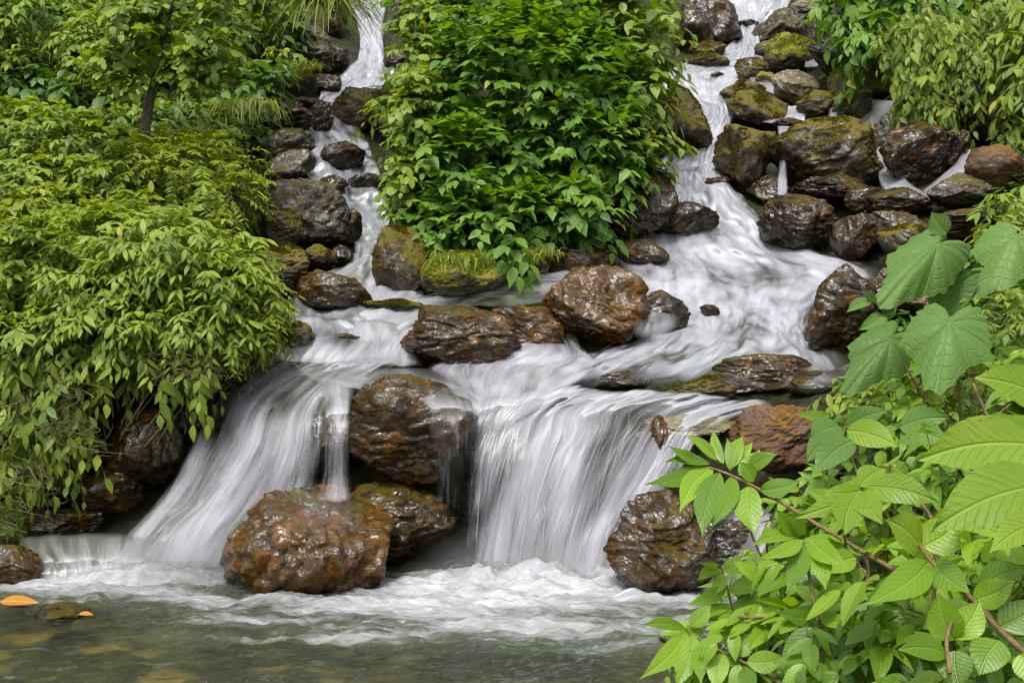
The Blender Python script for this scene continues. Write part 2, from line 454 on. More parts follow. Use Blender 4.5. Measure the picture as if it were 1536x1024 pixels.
# X, Y, rx, ry, material, label, extras
ROCKS = [
 # upper right stream
 (1066, 32, 40, 42, 'dark', 'dark brown boulder at the top, left bank of the right-hand stream', dict(rot=20)),
 (1040, 50, 28, 36, 'dark', 'dark grey boulder half behind the shrub at the top of the right stream', {}),
 (1060, 75, 26, 14, 'moss', 'small olive mossy stone under the dark brown boulder at the top right stream', {}),
 (1062, 93, 30, 11, 'moss', 'low flat mossy stone at the upper edge of the white pool beside the shrub', {}),
 (1170, 42, 46, 26, 'grey', 'long grey boulder at the top, right bank of the right-hand stream', dict(rot=18)),
 (1214, 14, 26, 12, 'pale', 'pale flat stone at the very top under the right-hand bush', {}),
 (1186, 80, 36, 30, 'brightmoss', 'brown boulder with a yellow-green moss patch on its left face', {}),
 (1150, 76, 18, 14, 'grey', 'small brown stone wedged between the long grey boulder and the yellow-green mossy one', {}),
 (1248, 55, 36, 28, 'grey', 'grey angular rock under the roots of the upper right bush', dict(rot=-25)),
 (1266, 102, 62, 21, 'grey', 'long slanting grey slab lying like a log below the upper right bush', dict(rot=-27, cuts=14)),
 (1310, 88, 30, 30, 'dark', 'dark rock in the shade right of the slanting grey slab', {}),
 (1128, 108, 24, 18, 'moss', 'round mossy stone in the middle of the right stream', {}),
 (1151, 121, 18, 12, 'brightmoss', 'small dark stone capped with bright green moss in the right stream', {}),
 (1118, 136, 36, 13, 'moss', 'flat brown mossy stone above the dark wet moss-topped boulder', {}),
 (1076, 113, 9, 5, 'dark', 'tiny dark stone poking out of the white pool beside the shrub', {}),
 (1192, 132, 36, 24, 'pale', 'pale cream boulder at the lower end of the slanting slab', dict(rot=-15)),
 (1294, 128, 46, 30, 'brightmoss', 'large rounded boulder with a bright green mossy right side', {}),
 (1134, 165, 44, 28, 'moss', 'black wet boulder with a mossy top left of the small pool', dict(rot=-15)),
 (1226, 160, 30, 24, 'moss', 'dark cleft mossy rock between the pale boulder and the round mossy one', {}),
 (1278, 165, 29, 28, 'moss', 'round brown mossy boulder below the large green one', dict(seed=41)),
 (1182, 186, 24, 8, 'dark', 'small dark stone lying in the little pool above the huge boulder', dict(dd=-.1)),
 (1120, 243, 44, 52, 'moss', 'huge mossy boulder left of the thin water fall', dict(seed=77, cuts=6)),
 (1246, 240, 84, 58, 'moss', 'hugest olive boulder of the right bank, right of the thin water fall', dict(seed=78, cuts=7)),
 (1256, 282, 62, 20, 'dark', 'black wet slab under the hugest olive boulder', dict(rot=-6, dd=-.15)),
 (1345, 200, 34, 28, 'grey', 'brown grey boulder just right of the stepped side stream', {}),
 (1378, 232, 56, 46, 'dark', 'dark wet boulder in the fork of the two side streams at right', dict(rot=28)),
 (1432, 185, 42, 26, 'dark', 'smooth dark grey rock under the hanging plants at right', {}),
 (1428, 222, 26, 30, 'dark', 'grey rock below the smooth dark one under the hanging plants', {}),
 (1485, 185, 40, 26, 'dark', 'black rock in the shade under the right-hand hanging plants', {}),
 (1490, 258, 44, 38, 'redmoss', 'reddish brown mossy boulder at the right edge', dict(cuts=4, rough=.8)),
 (1440, 288, 44, 27, 'grey', 'brown grey boulder in front of the reddish mossy one', {}),
 (1200, 335, 57, 43, 'dark', 'dark glossy boulder at the right edge of the white chute', dict(seed=91, dd=-.1)),
 (1297, 305, 31, 22, 'dark', 'rounded brown wet stone below the black slab', {}),
 (1348, 308, 47, 26, 'dark', 'wet brown stone with a hollow right of the rounded one', {}),
 (1291, 360, 42, 36, 'dark', 'dark stone with a silvery wet face at the foot of the right bank', dict(seed=55)),
 (1345, 345, 44, 26, 'brown', 'brown wet stone wedged above the silvery one', dict(rot=-20)),
 (1365, 362, 44, 30, 'moss', 'grey brown mossy stone behind the large heart-shaped leaf', dict(rot=-25)),
 (1452, 335, 62, 22, 'dark', 'low dark grey slab behind the large right-hand leaves', {}),
 # right side of the middle
 (1268, 472, 58, 70, 'brown', 'large brown boulder right of the stepped white water, behind the leaves', dict(seed=31, cuts=7, deep=.8)),
 (1385, 435, 82, 40, 'brown', 'long brown boulder behind the large green leaves', dict(rot=-18)),
 (1168, 658, 68, 48, 'redmoss', 'orange-brown mossy boulder at the right end of the main fall', dict(cuts=6, dd=-.2)),
 (992, 818, 80, 76, 'brown', 'big brown boulder at the right foot of the main fall', dict(seed=61, cuts=7, dd=-.65)),
 (1085, 838, 70, 56, 'dark', 'low dark stone under the water right of the main fall', dict(dd=.12)),
 (986, 658, 18, 34, 'brown', 'small dark stone splitting the lip of the main fall', dict(dd=.0)),
 (1030, 640, 70, 16, 'pale', 'flat tan stone under the lip of the main fall', dict(dd=.12)),
 (1150, 565, 76, 32, 'brown', 'low brown stone under a veil of water in the right of the middle run', dict(dd=.26)),
 (1050, 585, 48, 20, 'moss', 'yellowish stone under a veil of water in the middle run', dict(dd=.24)),
 (1012, 340, 62, 34, 'dark', 'dark stone under the veil of the right-hand chute', dict(dd=.16)),
 (965, 380, 38, 20, 'brown', 'brown stone at the left edge of the right-hand chute', {}),
 (1065, 466, 14, 9, 'dark', 'very small dark stone in the stepped white water', dict(dd=-.05)),
 (1150, 285, 28, 22, 'dark', 'dark stone in the gap at the foot of the thin water fall', dict(dd=.1)),
 (930, 570, 44, 16, 'dark', 'dark stone under smooth water above the main fall', dict(dd=0.26, deep=1.3)),
 (850, 600, 40, 16, 'brown', 'brown stone under smooth water at the left of the main fall lip', dict(dd=0.27, deep=1.3)),
 (1215, 575, 34, 18, 'dark', 'dark stone at the right end of the veil in the middle run', dict(dd=0.19, deep=1.3)),
 (720, 452, 40, 11, 'dark', 'flat dark stone in the water running in front of the shrub', dict(dd=0.22, deep=1.3)),
 (500, 515, 46, 15, 'brown', 'smooth brown hump under clear water above the left fall', dict(dd=0.20, deep=1.3)),
 (555, 520, 26, 11, 'dark', 'small dark hump right of the smooth brown one above the left fall', dict(dd=0.21, deep=1.3)),
 (1045, 225, 18, 10, 'dark', 'small dark stone in the white chute beside the huge left mossy boulder', dict(dd=0.25, deep=1.3)),
 (1075, 275, 24, 12, 'dark', 'wet stone at the foot of the huge left mossy boulder', dict(dd=0.21, deep=1.3)),
 (1120, 40, 22, 8, 'dark', 'dark stone in the white water at the very top of the right stream', dict(dd=0.20, deep=1.3)),
 # foot of the shrub
 (1020, 178, 48, 46, 'moss', 'brown mossy boulder right of the shrub beside the white chute', dict(dd=-.3)),
 (955, 308, 56, 56, 'dark', 'dark wet boulder under the right side of the shrub', dict(dd=-.2)),
 (866, 390, 50, 28, 'brown', 'flat brown boulder in front of the shrub', {}),
 (600, 392, 38, 52, 'moss', 'upright mossy boulder at the left foot of the shrub', dict(dd=-.1)),
 (692, 415, 64, 36, 'brightmoss', 'bright green mossy boulder in front of the shrub', dict(cuts=4, rough=.7)),
 (785, 400, 40, 26, 'dark', 'dark stone in the shade between the green mossy boulder and the flat brown one', dict(dd=.1)),
 # middle run
 (890, 464, 75, 62, 'rust', 'large brown boulder standing in the centre of the middle run', dict(seed=23, cuts=8)),
 (985, 472, 46, 34, 'brown', 'dark boulder under falling threads right of the large brown one', {}),
 (686, 508, 88, 48, 'brown', 'wide low wet boulder in the middle run left of the large brown one', dict(seed=19)),
 (782, 494, 58, 34, 'rust', 'tan stone under clear water right of the wide low boulder', dict(dd=.06)),
 (622, 648, 88, 80, 'brown', 'large square brown boulder between the two lower falls', dict(seed=5, cuts=10, deep=.85, dd=-.05)),
 (462, 822, 118, 80, 'rust', 'big orange-brown boulder standing in the pool below the thin fall', dict(seed=14, cuts=6, dd=-.75, rough=1.0, deep=1.1)),
 (592, 788, 88, 60, 'brown', 'brown wet boulder behind the big orange-brown one', dict(seed=8, dd=-.1)),
 (502, 442, 54, 31, 'brown', 'brown knobbly stone at the foot of the left stream', dict(rot=-8)),
 (585, 460, 50, 9, 'moss', 'thin mossy slab at the water line right of the knobbly stone', {}),
 (436, 510, 34, 26, 'moss', 'brown mossy stone at the edge of the left-hand plants', {}),
 (372, 560, 60, 34, 'brown', 'brown stone under the top of the left fall', dict(dd=.15)),
 # left stream
 (452, 322, 64, 58, 'grey', 'large grey brown boulder left of the left-hand stream', dict(rot=25, seed=3)),
 (420, 345, 34, 28, 'moss', 'brown lump under the large grey brown boulder', dict(dd=-.15)),
 (514, 342, 28, 27, 'dark', 'black dripping rock at the right end of the large grey boulder', {}),
 (478, 386, 25, 19, 'moss', 'small rust-coloured mossy stone in the left stream', {}),
 (514, 384, 16, 16, 'dark', 'small dark stone touching the rust-coloured mossy one', {}),
 (408, 408, 56, 42, 'moss', 'mossy brown boulder between the left plants and the left stream', dict(rot=25)),
 (512, 236, 34, 21, 'dark', 'dark grey wet stone in the middle of the left stream', {}),
 (500, 276, 22, 13, 'dark', 'brown wet stone below the dark grey one in the left stream', {}),
 (548, 278, 30, 16, 'dark', 'dark ledge under the thin water of the left stream', dict(dd=.1)),
 (412, 178, 56, 28, 'dark', 'dark layered rock left of the left stream', {}),
 (483, 180, 17, 26, 'dark', 'narrow brown rock splitting the left stream', {}),
 (460, 156, 30, 9, 'dark', 'flat black stone above the narrow brown rock of the left stream', {}),
 (424, 222, 44, 26, 'grey', 'brown layered boulder below the dark layered rock', dict(rot=20)),
 (436, 250, 36, 22, 'grey', 'brown boulder above the large grey one at the left stream', dict(rot=20)),
 (542, 166, 44, 32, 'moss', 'rounded mossy boulder right of the upper left stream', dict(cuts=5)),
 (598, 190, 34, 24, 'moss', 'mossy stone under small leaves right of the left stream', {}),
 (436, 124, 38, 26, 'brightmoss', 'rounded boulder under a green moss cushion left of the upper left stream', dict(cuts=5, rough=.6)),
 (444, 76, 56, 36, 'grey', 'big grey boulder below the grass tufts at upper left', dict(rot=-10)),
 (489, 127, 22, 14, 'dark', 'dark stone at the side of the upper left fall', {}),
 (505, 90, 18, 22, 'dark', 'dark rock behind the upper left fall', {}),
 (603, 22, 22, 28, 'dark', 'dark rock right of the upper left fall', {}),
 (596, 92, 20, 16, 'dark', 'black wet stone at the right foot of the upper left fall', {}),
 (505, 30, 16, 26, 'dark', 'brown rock at the left of the upper left fall', {}),
 (500, 670, 46, 56, 'dark', 'black rock face in the shade behind the thin straight fall', dict(dd=.12)),
 # lower left
 (218, 668, 54, 54, 'dark', 'dark glossy rock left of the left fall', dict(dd=-.1)),
 (300, 615, 40, 42, 'dark', 'dark rock in the shade under the front left plants', dict(dd=.1)),
 (160, 735, 52, 34, 'brown', 'dark brown wet rock under the trailing plants', {}),
 (86, 782, 66, 18, 'dark', 'low dark rock at the water under the trailing plants', {}),
 (14, 850, 48, 32, 'brown', 'dark knobbly rock at the left edge of the pool', dict(dd=-1.0)),
]
for r_ in ROCKS:
    rock(*r_[:6], **r_[6])

# a flat stone in the pool and the two yellow leaves lying by it
def pool_rock(X, Y, rx, ry, mat, label, name='stone', cat='stone'):
    D = (CAMZ - PZ) * FPX / (Y - CY)
    dd = D - float(DM(X, Y + .55 * ry))
    return rock(X, Y, rx, ry, mat, label, dd=dd, deep=1.6, name=name, cat=cat, group='stones in the pool')
pool_rock(92, 921, 36, 15, 'dark', 'flat dark stone breaking the pool surface beside two yellow leaves')
# ------------------------------------------------------------------ water
def water_mat(name, streak=(16.0, 1.3), body=0.86, tint=(0.44, 0.44, 0.485)):
    """white water: a foam shader whose cover is broken into threads along the flow (attribute flow = u metres, v metres, cover)"""
    k = NT(name)
    a = k.attr('flow')
    sep = k.t.nodes.new('ShaderNodeSeparateXYZ'); k.t.links.new(a, sep.inputs[0])
    u, v, op = sep.outputs
    def uv(su, sv, o):
        cb = k.t.nodes.new('ShaderNodeCombineXYZ')
        k.put(cb.inputs[0], k.math('MULTIPLY', u, su)); k.put(cb.inputs[1], k.math('MULTIPLY', v, sv)); cb.inputs[2].default_value = o
        return cb.outputs[0]
    s1 = k.noise(uv(streak[0], streak[1], 0), 1.0, 3, 0.55, 0.25)
    s2 = k.noise(uv(streak[0] * 3.4, streak[1] * 2.2, 4.4), 1.0, 3, 0.6, 0.15)
    s3 = k.noise(uv(streak[0] * 0.30, streak[1] * 0.55, 9.1), 1.0, 2, 0.5, 0.3)
    st = k.math('ADD', k.math('ADD', k.math('MULTIPLY', s1, 0.34), k.math('MULTIPLY', s2, 0.10)), k.math('MULTIPLY', s3, 0.56))
    al = k.math('ADD', k.math('MULTIPLY', k.math('SUBTRACT', st, 0.5), 3.0), k.math('SUBTRACT', k.math('MULTIPLY', op, 1.35), 0.62))
    al = k.math('MULTIPLY', k.math('MINIMUM', k.math('MAXIMUM', al, 0.0), 1.0), k.ss(op, 0.0, 0.25))
    al = k.math('MULTIPLY', al, 0.93)
    b = k.bump(st, 0.25, 0.02)
    foam = k.n('BsdfDiffuse', {'Color': tint, 'Normal': b})
    trn = k.n('BsdfTranslucent', {'Color': tint})
    foam = k.mixs(0.22, foam, trn)
    gl = k.n('BsdfGlossy', {'Color': (1, 1, 1, 1), 'Roughness': 0.28, 'Normal': b})
    fres = k.n('Fresnel', {'IOR': 1.33, 'Normal': b})
    foam = k.mixs(k.math('MULTIPLY', fres, 0.15), foam, gl)
    clear = k.mixs(k.math('MULTIPLY', fres, k.math('MULTIPLY', k.ss(op, 0.1, 0.5), 0.6)), k.n('BsdfTransparent', {'Color': (0.93, 0.93, 0.93, 1)}), gl)
    return k.done(k.mixs(al, clear, foam))
MAT['water'] = water_mat('white_water')

def crom(P, t):
    """Catmull-Rom through rows P (n,...) at parameters t in 0..n-1"""
    n = len(P)
    i = np.clip(np.floor(t).astype(int), 0, n - 2); f = (t - i)
    f = f.reshape(f.shape + (1,) * (P.ndim - 1))
    p0 = P[np.clip(i - 1, 0, n - 1)]; p1 = P[i]; p2 = P[i + 1]; p3 = P[np.clip(i + 2, 0, n - 1)]
    return 0.5 * (2 * p1 + (p2 - p0) * f + (2 * p0 - 5 * p1 + 4 * p2 - p3) * f ** 2 + (3 * p1 - p0 - 3 * p2 + p3) * f ** 3)

# half-drowned stones that the water thins out over: X, Y, rx, ry, how much
VEILS = [(1012, 332, 65, 26, .55), (1105, 416, 48, 16, .55), (1190, 440, 40, 22, .35), (1120, 498, 55, 15, .5), (1020, 530, 50, 14, .5), (1155, 556, 85, 30, .6), (1050, 580, 60, 24, .5), (930, 566, 55, 15, .5),
         (850, 596, 45, 16, .45), (960, 625, 70, 16, .15), (1030, 640, 60, 14, .5), (780, 488, 60, 28, .65), (505, 512, 55, 16, .6), (720, 450, 50, 12, .5), (500, 560, 80, 14, .5), (860, 668, 60, 18, .1), (330, 640, 30, 40, .3),
         (1000, 300, 30, 12, .35), (940, 480, 30, 14, .4), (560, 540, 40, 12, .5), (420, 600, 40, 25, .35)]
def sheet(name, rows, label, lift=0.07, strands=400, seed=1, edge=0.16, relief=0.05, wid=0.0028, step=0.022, slen=(0.25, 0.9), gain=1.0, ends=(0.0, 0.06), hump=1.1):
    """a run of white water through the given cross-sections. rows: [cover, (X, Y[, nearer]), ...] in photo pixels, upstream first"""
    npt = 5
    R, O = [], []
    for row in rows:
        q = np.array([(p[0], p[1], p[2] if len(p) > 2 else 0.0) for p in row[1:]], dtype=float)
        R.append(np.array([crom(q, np.array([x]))[0] for x in np.linspace(0, len(q) - 1, npt)]))
        O.append(row[0])
    R = np.array(R); O = np.array(O, dtype=float)
    # length of the run, metres
    mid = at(R[:, 2, 0], R[:, 2, 1], DM(R[:, 2, 0], R[:, 2, 1]))
    seg = np.linalg.norm(np.diff(mid, axis=0), axis=1)
    L = seg.sum()
    W = np.linalg.norm(at(R[:, 0, 0], R[:, 0, 1], DM(R[:, 2, 0], R[:, 2, 1])) - at(R[:, -1, 0], R[:, -1, 1], DM(R[:, 2, 0], R[:, 2, 1])), axis=1)
    nv = int(max(16, L / step)); nu = int(np.clip(W.max() / step, 8, 110))
    tv = np.interp(np.linspace(0, L, nv), np.concatenate([[0], np.cumsum(seg)]), np.arange(len(R)))
    Rv = crom(R, tv)                                            # nv, npt, 3
    uu = np.linspace(0, npt - 1, nu)
    G = crom(np.swapaxes(Rv, 0, 1), uu)                         # nu, nv, 3
    G = np.swapaxes(G, 0, 1)                                    # nv, nu, 3
    X, Y = G[..., 0], G[..., 1]
    Wv = np.interp(tv, np.arange(len(R)), W)
    u_m = (np.linspace(-0.5, 0.5, nu)[None, :] * Wv[:, None]) + seed * 7.7
    # threads keep their number where the run narrows a little
    u_m = 0.5 * u_m + 0.5 * (np.linspace(-0.5, 0.5, nu)[None, :] * W.mean() + seed * 7.7)
    v_m = np.linspace(0, L, nv)[:, None] * np.ones((1, nu))
    D = DM(X, Y) - lift - G[..., 2]
    P = at(X, Y, D)
    def normals(P):
        du = np.gradient(P, axis=1); dv = np.gradient(P, axis=0)
        n = unit(np.cross(du, dv))
        s = np.sign((n * np.array([0, -1, 0.6])).sum(-1, keepdims=True)); s[s == 0] = 1
        return n * s
    N = normals(P)
    q = np.stack([u_m.ravel() * (3.2 if hump < 1.5 else 4.6), v_m.ravel() * hump, np.full(u_m.size, seed * 1.7)], 1)
    q2 = np.stack([u_m.ravel() * 12, v_m.ravel() * 2.0, np.full(u_m.size, seed * 2.7)], 1)
    hgt = (relief * fbm(q, 3, seed) + 0.10 * relief * fbm(q2, 2, seed + 4)).reshape(nv, nu)
    P = P + N * hgt[..., None]
    thin = 0.50 * sstep(0.1, 1.0, fbm(q * np.array([1, 1.2, 1]), 2, seed).reshape(nv, nu)) if hump > 1.5 else 0.0            # the water thins where it climbs over a stone
    un = np.linspace(0, 1, nu)[None, :]
    wob = 0.05 * fbm(np.stack([v_m[:, 0] * 2.5, np.full(nv, 3.3 * seed), np.zeros(nv)], 1), 2, seed + 9)[:, None]
    ed = sstep(0.0, edge, un + wob) * sstep(0.0, edge, 1 - un + wob)
    vn = np.linspace(0, 1, nv)[:, None]
    en = (sstep(0, ends[0], vn) if ends[0] else 1.0) * (sstep(0, ends[1], 1 - vn) if ends[1] else 1.0)
    op = np.interp(tv, np.arange(len(O)), O)[:, None] * ed * en * gain * (1 - thin)
    for (vx, vy, vrx, vry, va) in VEILS:
        op = op * (1 - va * np.exp(-((X - vx) / vrx) ** 2 - ((Y - vy) / vry) ** 2))
    fl = np.stack([u_m, v_m, op], -1)
    V = [P.reshape(-1, 3)]; Fc = [grid_faces(nv, nu)]; A = [fl.reshape(-1, 3)]
    off = nv * nu
    # free threads drawn along the flow just above the sheet
    if strands:
        rg = np.random.default_rng(seed * 31 + 2)
        m = 14
        u0 = rg.uniform(0.04, 0.96, strands); ln = np.clip(rg.uniform(*slen, strands) / L, 0, 0.6); v0 = rg.uniform(-0.02, 1.0, strands) * (1 - ln * 0.8)
        t = np.linspace(0, 1, m)
        vv = np.clip(v0[:, None] + ln[:, None] * t[None, :], 0, 0.9999) * (nv - 1)
        uu_ = np.clip(u0[:, None] + 0.02 * np.sin(t * rg.uniform(1, 5, (strands, 1)) + rg.uniform(0, 6, (strands, 1))), 0.01, 0.99) * (nu - 1)
        iv = np.clip(vv.astype(int), 0, nv - 2); iu = np.clip(uu_.astype(int), 0, nu - 2)
        fv = (vv - iv)[..., None]; fu = (uu_ - iu)[..., None]
        def samp(Q):
            return (Q[iv, iu] * (1 - fu) + Q[iv, iu + 1] * fu) * (1 - fv) + (Q[iv + 1, iu] * (1 - fu) + Q[iv + 1, iu + 1] * fu) * fv
        Pc = samp(P); Nc = unit(samp(N))
        opc = samp(op[..., None])[..., 0]
        hop = rg.uniform(0.002, 0.022, (strands, 1))
        Pc = Pc + Nc * (0.004 + hop * np.sin(np.pi * t)[None, :])[..., None]
        T = unit(np.gradient(Pc, axis=1)); S = unit(np.cross(T, Nc))
        w = (rg.uniform(0.35, 1.5, (strands, 1)) * wid * np.sin(np.pi * np.clip(t * 0.96 + 0.02, 0, 1))[None, :] ** 0.6)[..., None]
        Va = np.stack([Pc - S * w, Pc + S * w], 2).reshape(-1, 3)          # strands*m*2
        base = (np.arange(strands)[:, None] * m + np.arange(m - 1)[None, :]).ravel() * 2
        Fa = np.stack([base, base + 1, base + 3, base + 2], 1) + off
        oa = np.repeat((np.clip(opc * 0.60 + 0.10, 0, 1) * (np.sin(np.pi * np.clip(t * .98 + .01, 0, 1)) ** 0.5)[None, :]).reshape(-1), 2)
        ua = np.repeat((rg.uniform(0, 40, (strands, 1)) * np.ones((1, m))).reshape(-1), 2); va = np.repeat((vv / (nv - 1) * L).reshape(-1), 2)
        V.append(Va); Fc.append(Fa); A.append(np.stack([ua, va, oa], 1))
    o = mesh_obj(name, np.concatenate(V), np.concatenate(Fc), MAT['water'], {'flow': np.concatenate(A)})
    return tag(o, label, 'water', kind='structure')

sheet('stream_water', [
 [.9, (1080, -60), (1140, -62), (1200, -60)], [.9, (1092, 5), (1140, 3), (1188, 5)], [.85, (1100, 35), (1122, 33), (1148, 35)],
 [.9, (1094, 65), (1115, 68), (1142, 65)], [.9, (1060, 84), (1105, 90), (1150, 93)], [.95, (1000, 103), (1060, 112), (1140, 116)],
 [.95, (995, 130), (1055, 142), (1115, 140)], [.75, (1048, 160), (1075, 165), (1104, 163)], [.9, (1035, 190), (1065, 194), (1098, 192)],
 [.95, (1003, 225), (1042, 230), (1088, 226)], [.95, (972, 255), (1030, 262), (1085, 262)], [1., (965, 287), (1040, 294), (1120, 295)],
 [.85, (935, 325), (1040, 325), (1155, 330)], [1., (915, 365), (1050, 368), (1235, 375)], [.95, (915, 405), (1080, 405), (1330, 405)],
 [.9, (930, 450), (1090, 450), (1245, 455)], [.95, (950, 498), (1090, 500), (1225, 505)], [.9, (850, 545), (1050, 540), (1300, 555)],
 [.9, (785, 590), (980, 592), (1270, 612)]],
 'white stream coming down between the right-hand boulders', strands=1300, seed=1, relief=.055, hump=1.7)
sheet('waterfall', [
 [.85, (790, 575), (980, 585), (1200, 600)], [.8, (730, 625), (900, 615), (1110, 630)], [.78, (705, 655, .04), (885, 645, .05), (1062, 660, .03)], [.82, (696, 700, .12), (865, 690, .14), (1030, 715, .1)],
 [.85, (690, 760, .2), (845, 755, .22), (985, 770, .18)], [.9, (685, 815, .25), (830, 815, .3), (950, 825, .25)], [1., (678, 878, .32), (820, 882, .38), (940, 880, .32)]],
 'the main waterfall, right of centre', strands=380, seed=2, slen=(.3, 1.0), relief=.045, ends=(.1, .05))
sheet('stream_water', [
 [.9, (505, -60), (550, -62), (600, -60)], [.85, (520, 5), (550, 5), (580, 8)], [.9, (538, 50), (556, 52), (576, 50)], [.95, (532, 92), (556, 95), (582, 90)],
 [.8, (495, 120), (550, 122), (600, 118)], [.8, (476, 145), (510, 150), (545, 142)], [.6, (452, 175), (490, 180), (532, 172)], [.75, (452, 215), (500, 215), (556, 210)],
 [.7, (456, 260), (515, 262), (568, 252)], [.65, (465, 300), (530, 305), (585, 295)], [.85, (515, 345), (560, 347), (592, 340)], [.9, (525, 388), (568, 390), (604, 385)],
 [.85, (450, 425), (550, 432), (640, 435)], [.85, (425, 462), (520, 470), (630, 470)], [.85, (438, 505), (530, 508), (640, 512)], [.8, (395, 545), (500, 548), (620, 552)], [.8, (370, 562), (480, 568), (600, 570)]],
 'narrow white stream at the left of the shrub', strands=500, seed=3, relief=.055, hump=2.0, ends=(0, .12))
sheet('waterfall', [
 [.75, (430, 508), (520, 512), (630, 516)], [.78, (405, 532, .03), (505, 536, .03), (610, 540, .03)], [.78, (355, 562, .03), (450, 566), (565, 566)], [.8, (312, 610, .05), (400, 612, .08), (500, 606, .06)], [.85, (276, 680, .14), (375, 680, .2), (492, 680, .14)],
 [.85, (242, 740, .24), (340, 745, .3), (478, 745, .2)], [.9, (182, 800, .32), (295, 805, .4), (440, 800, .28)], [.95, (130, 872, .4), (255, 886, .48), (365, 884, .42)]],
 'the wide left waterfall', strands=360, seed=4, slen=(.3, 1.0), relief=.045, ends=(.06, .05))
sheet('stream_water', [
 [.8, (930, 395), (905, 420), (880, 445)], [.9, (845, 405), (830, 435), (805, 462)], [.85, (745, 418), (730, 445), (705, 468)], [.85, (645, 440), (635, 465), (620, 495)],
 [.8, (560, 465), (545, 495), (530, 525)], [.8, (480, 490), (470, 520), (440, 545)]],
 'water running across in front of the shrub', strands=300, relief=.05, hump=2.0, seed=5, lift=.1, ends=(.1, .15))
sheet('stream_water', [
 [.75, (740, 462), (800, 462), (850, 495)], [.8, (760, 505), (815, 520), (890, 530)], [.85, (640, 550), (760, 552), (900, 555)], [.85, (670, 585), (745, 598), (840, 595)], [.7, (690, 640), (725, 645), (770, 645)], [.5, (695, 720), (715, 720), (740, 720)]],
 'white water between the wide low boulder and the square one', strands=300, seed=6, lift=.13, ends=(.1, .15))
sheet('stream_water', [
 [.7, (430, 545, .1), (520, 548, .1), (660, 550, .1)], [.5, (470, 575, .2), (560, 565, .25), (690, 568, .2)], [.3, (620, 600, .45), (670, 590, .5), (725, 600, .4)], [.42, (640, 650, .5), (685, 648, .55), (728, 650, .45)], [.42, (650, 710, .5), (685, 712, .55), (718, 710, .5)], [.35, (655, 790, .5), (680, 792, .5), (705, 790, .5)]],
 'thin threads spilling over the right side of the square boulder', strands=120, seed=7, lift=.1, relief=.015, ends=(.1, .1), slen=(.2, .5))
sheet('waterfall', [
 [.5, (470, 566, .16), (505, 566, .16), (545, 566, .16)], [.62, (474, 592, .30), (505, 588, .33), (536, 592, .30)], [.6, (481, 615, .45), (506, 613, .47), (529, 615, .45)], [.58, (483, 660, .5), (505, 660, .52), (527, 660, .5)], [.6, (479, 710, .52), (504, 710, .54), (528, 710, .52)], [.8, (468, 752, .58), (498, 756, .62), (534, 752, .58)]],
 'thin straight waterfall left of the square boulder', strands=120, seed=8, lift=.1, relief=.012, edge=.32, slen=(.3, .8), wid=.003, step=.012)
sheet('waterfall', [
 [.6, (1164, 190, .45), (1176, 189, .45), (1188, 190, .45)], [.6, (1166, 205, .55), (1175, 205, .55), (1185, 205, .55)], [.55, (1166, 250, .55), (1174, 250, .55), (1182, 250, .55)], [.6, (1164, 294, .45), (1173, 294, .45), (1183, 294, .45)]],
 'thin waterfall between the two huge mossy boulders', strands=50, seed=9, lift=.1, relief=.01, edge=.35, slen=(.2, .6), wid=.004)
sheet('stream_water', [
 [.85, (1296, 148), (1322, 150), (1348, 152)], [.85, (1288, 178), (1308, 180), (1330, 180)], [.8, (1282, 200), (1302, 204), (1322, 205)], [.85, (1312, 240), (1328, 244), (1346, 245)], [.85, (1318, 272), (1342, 276), (1366, 275)], [.8, (1325, 290), (1365, 296), (1405, 296)], [.6, (1360, 310), (1385, 312), (1408, 312)]],
 'stepped side stream right of the huge boulders', strands=110, relief=.03, seed=10, lift=.16)
sheet('stream_water', [
 [.6, (1432, 205), (1445, 203), (1456, 206)], [.7, (1438, 235), (1448, 238), (1458, 240)], [.75, (1412, 262), (1428, 268), (1444, 272)], [.75, (1380, 288), (1396, 296), (1412, 302)]],
 'small side stream by the reddish boulder', strands=40, relief=.02, seed=11, lift=.16)
sheet('stream_water', [[.7, (1212, 66), (1220, 64), (1230, 66)], [.75, (1208, 85), (1220, 86), (1232, 85)], [.8, (1206, 102), (1220, 104), (1236, 102)]],
 'little fall beside the yellow-green mossy boulder', strands=60, seed=12, lift=.2)
sheet('stream_water', [[.8, (1176, 160), (1195, 158), (1215, 162)], [.75, (1150, 172), (1178, 170), (1210, 176)], [.8, (1140, 186), (1175, 188), (1212, 186)]],
 'small pool of water above the huge mossy boulders', strands=60, seed=13, lift=.2)
sheet('stream_water', [[.6, (1095, 735), (1130, 745), (1175, 770)], [.6, (1060, 785), (1110, 800), (1150, 830)], [.65, (1030, 830), (1080, 845), (1130, 865)], [.8, (960, 885), (1020, 895), (1090, 905)]],
 'water sliding over low stones at the lower right', strands=150, seed=14, lift=.3, ends=(.15, .1))
sheet('stream_water', [[.5, (20, 800, .35), (130, 795, .35), (250, 800, .35)], [.55, (30, 825, .5), (130, 822, .5), (235, 828, .5)], [.6, (60, 845, .62), (130, 846, .62), (220, 850, .62)], [.85, (60, 872, .7), (130, 874, .7), (220, 876, .7)]],
 'low step of water at the left of the pool', strands=120, relief=.03, seed=15, lift=.2, ends=(.2, .1))
sheet('stream_water', [[.7, (425, 470, .05), (530, 478, .05), (660, 490, .05)], [.8, (420, 505, .08), (530, 512, .08), (640, 522, .08)], [.8, (395, 545, .08), (500, 548, .08), (640, 556, .08)]],
 'water spreading over the ledge above the left fall', strands=300, seed=17, lift=.1, ends=(.15, .2))

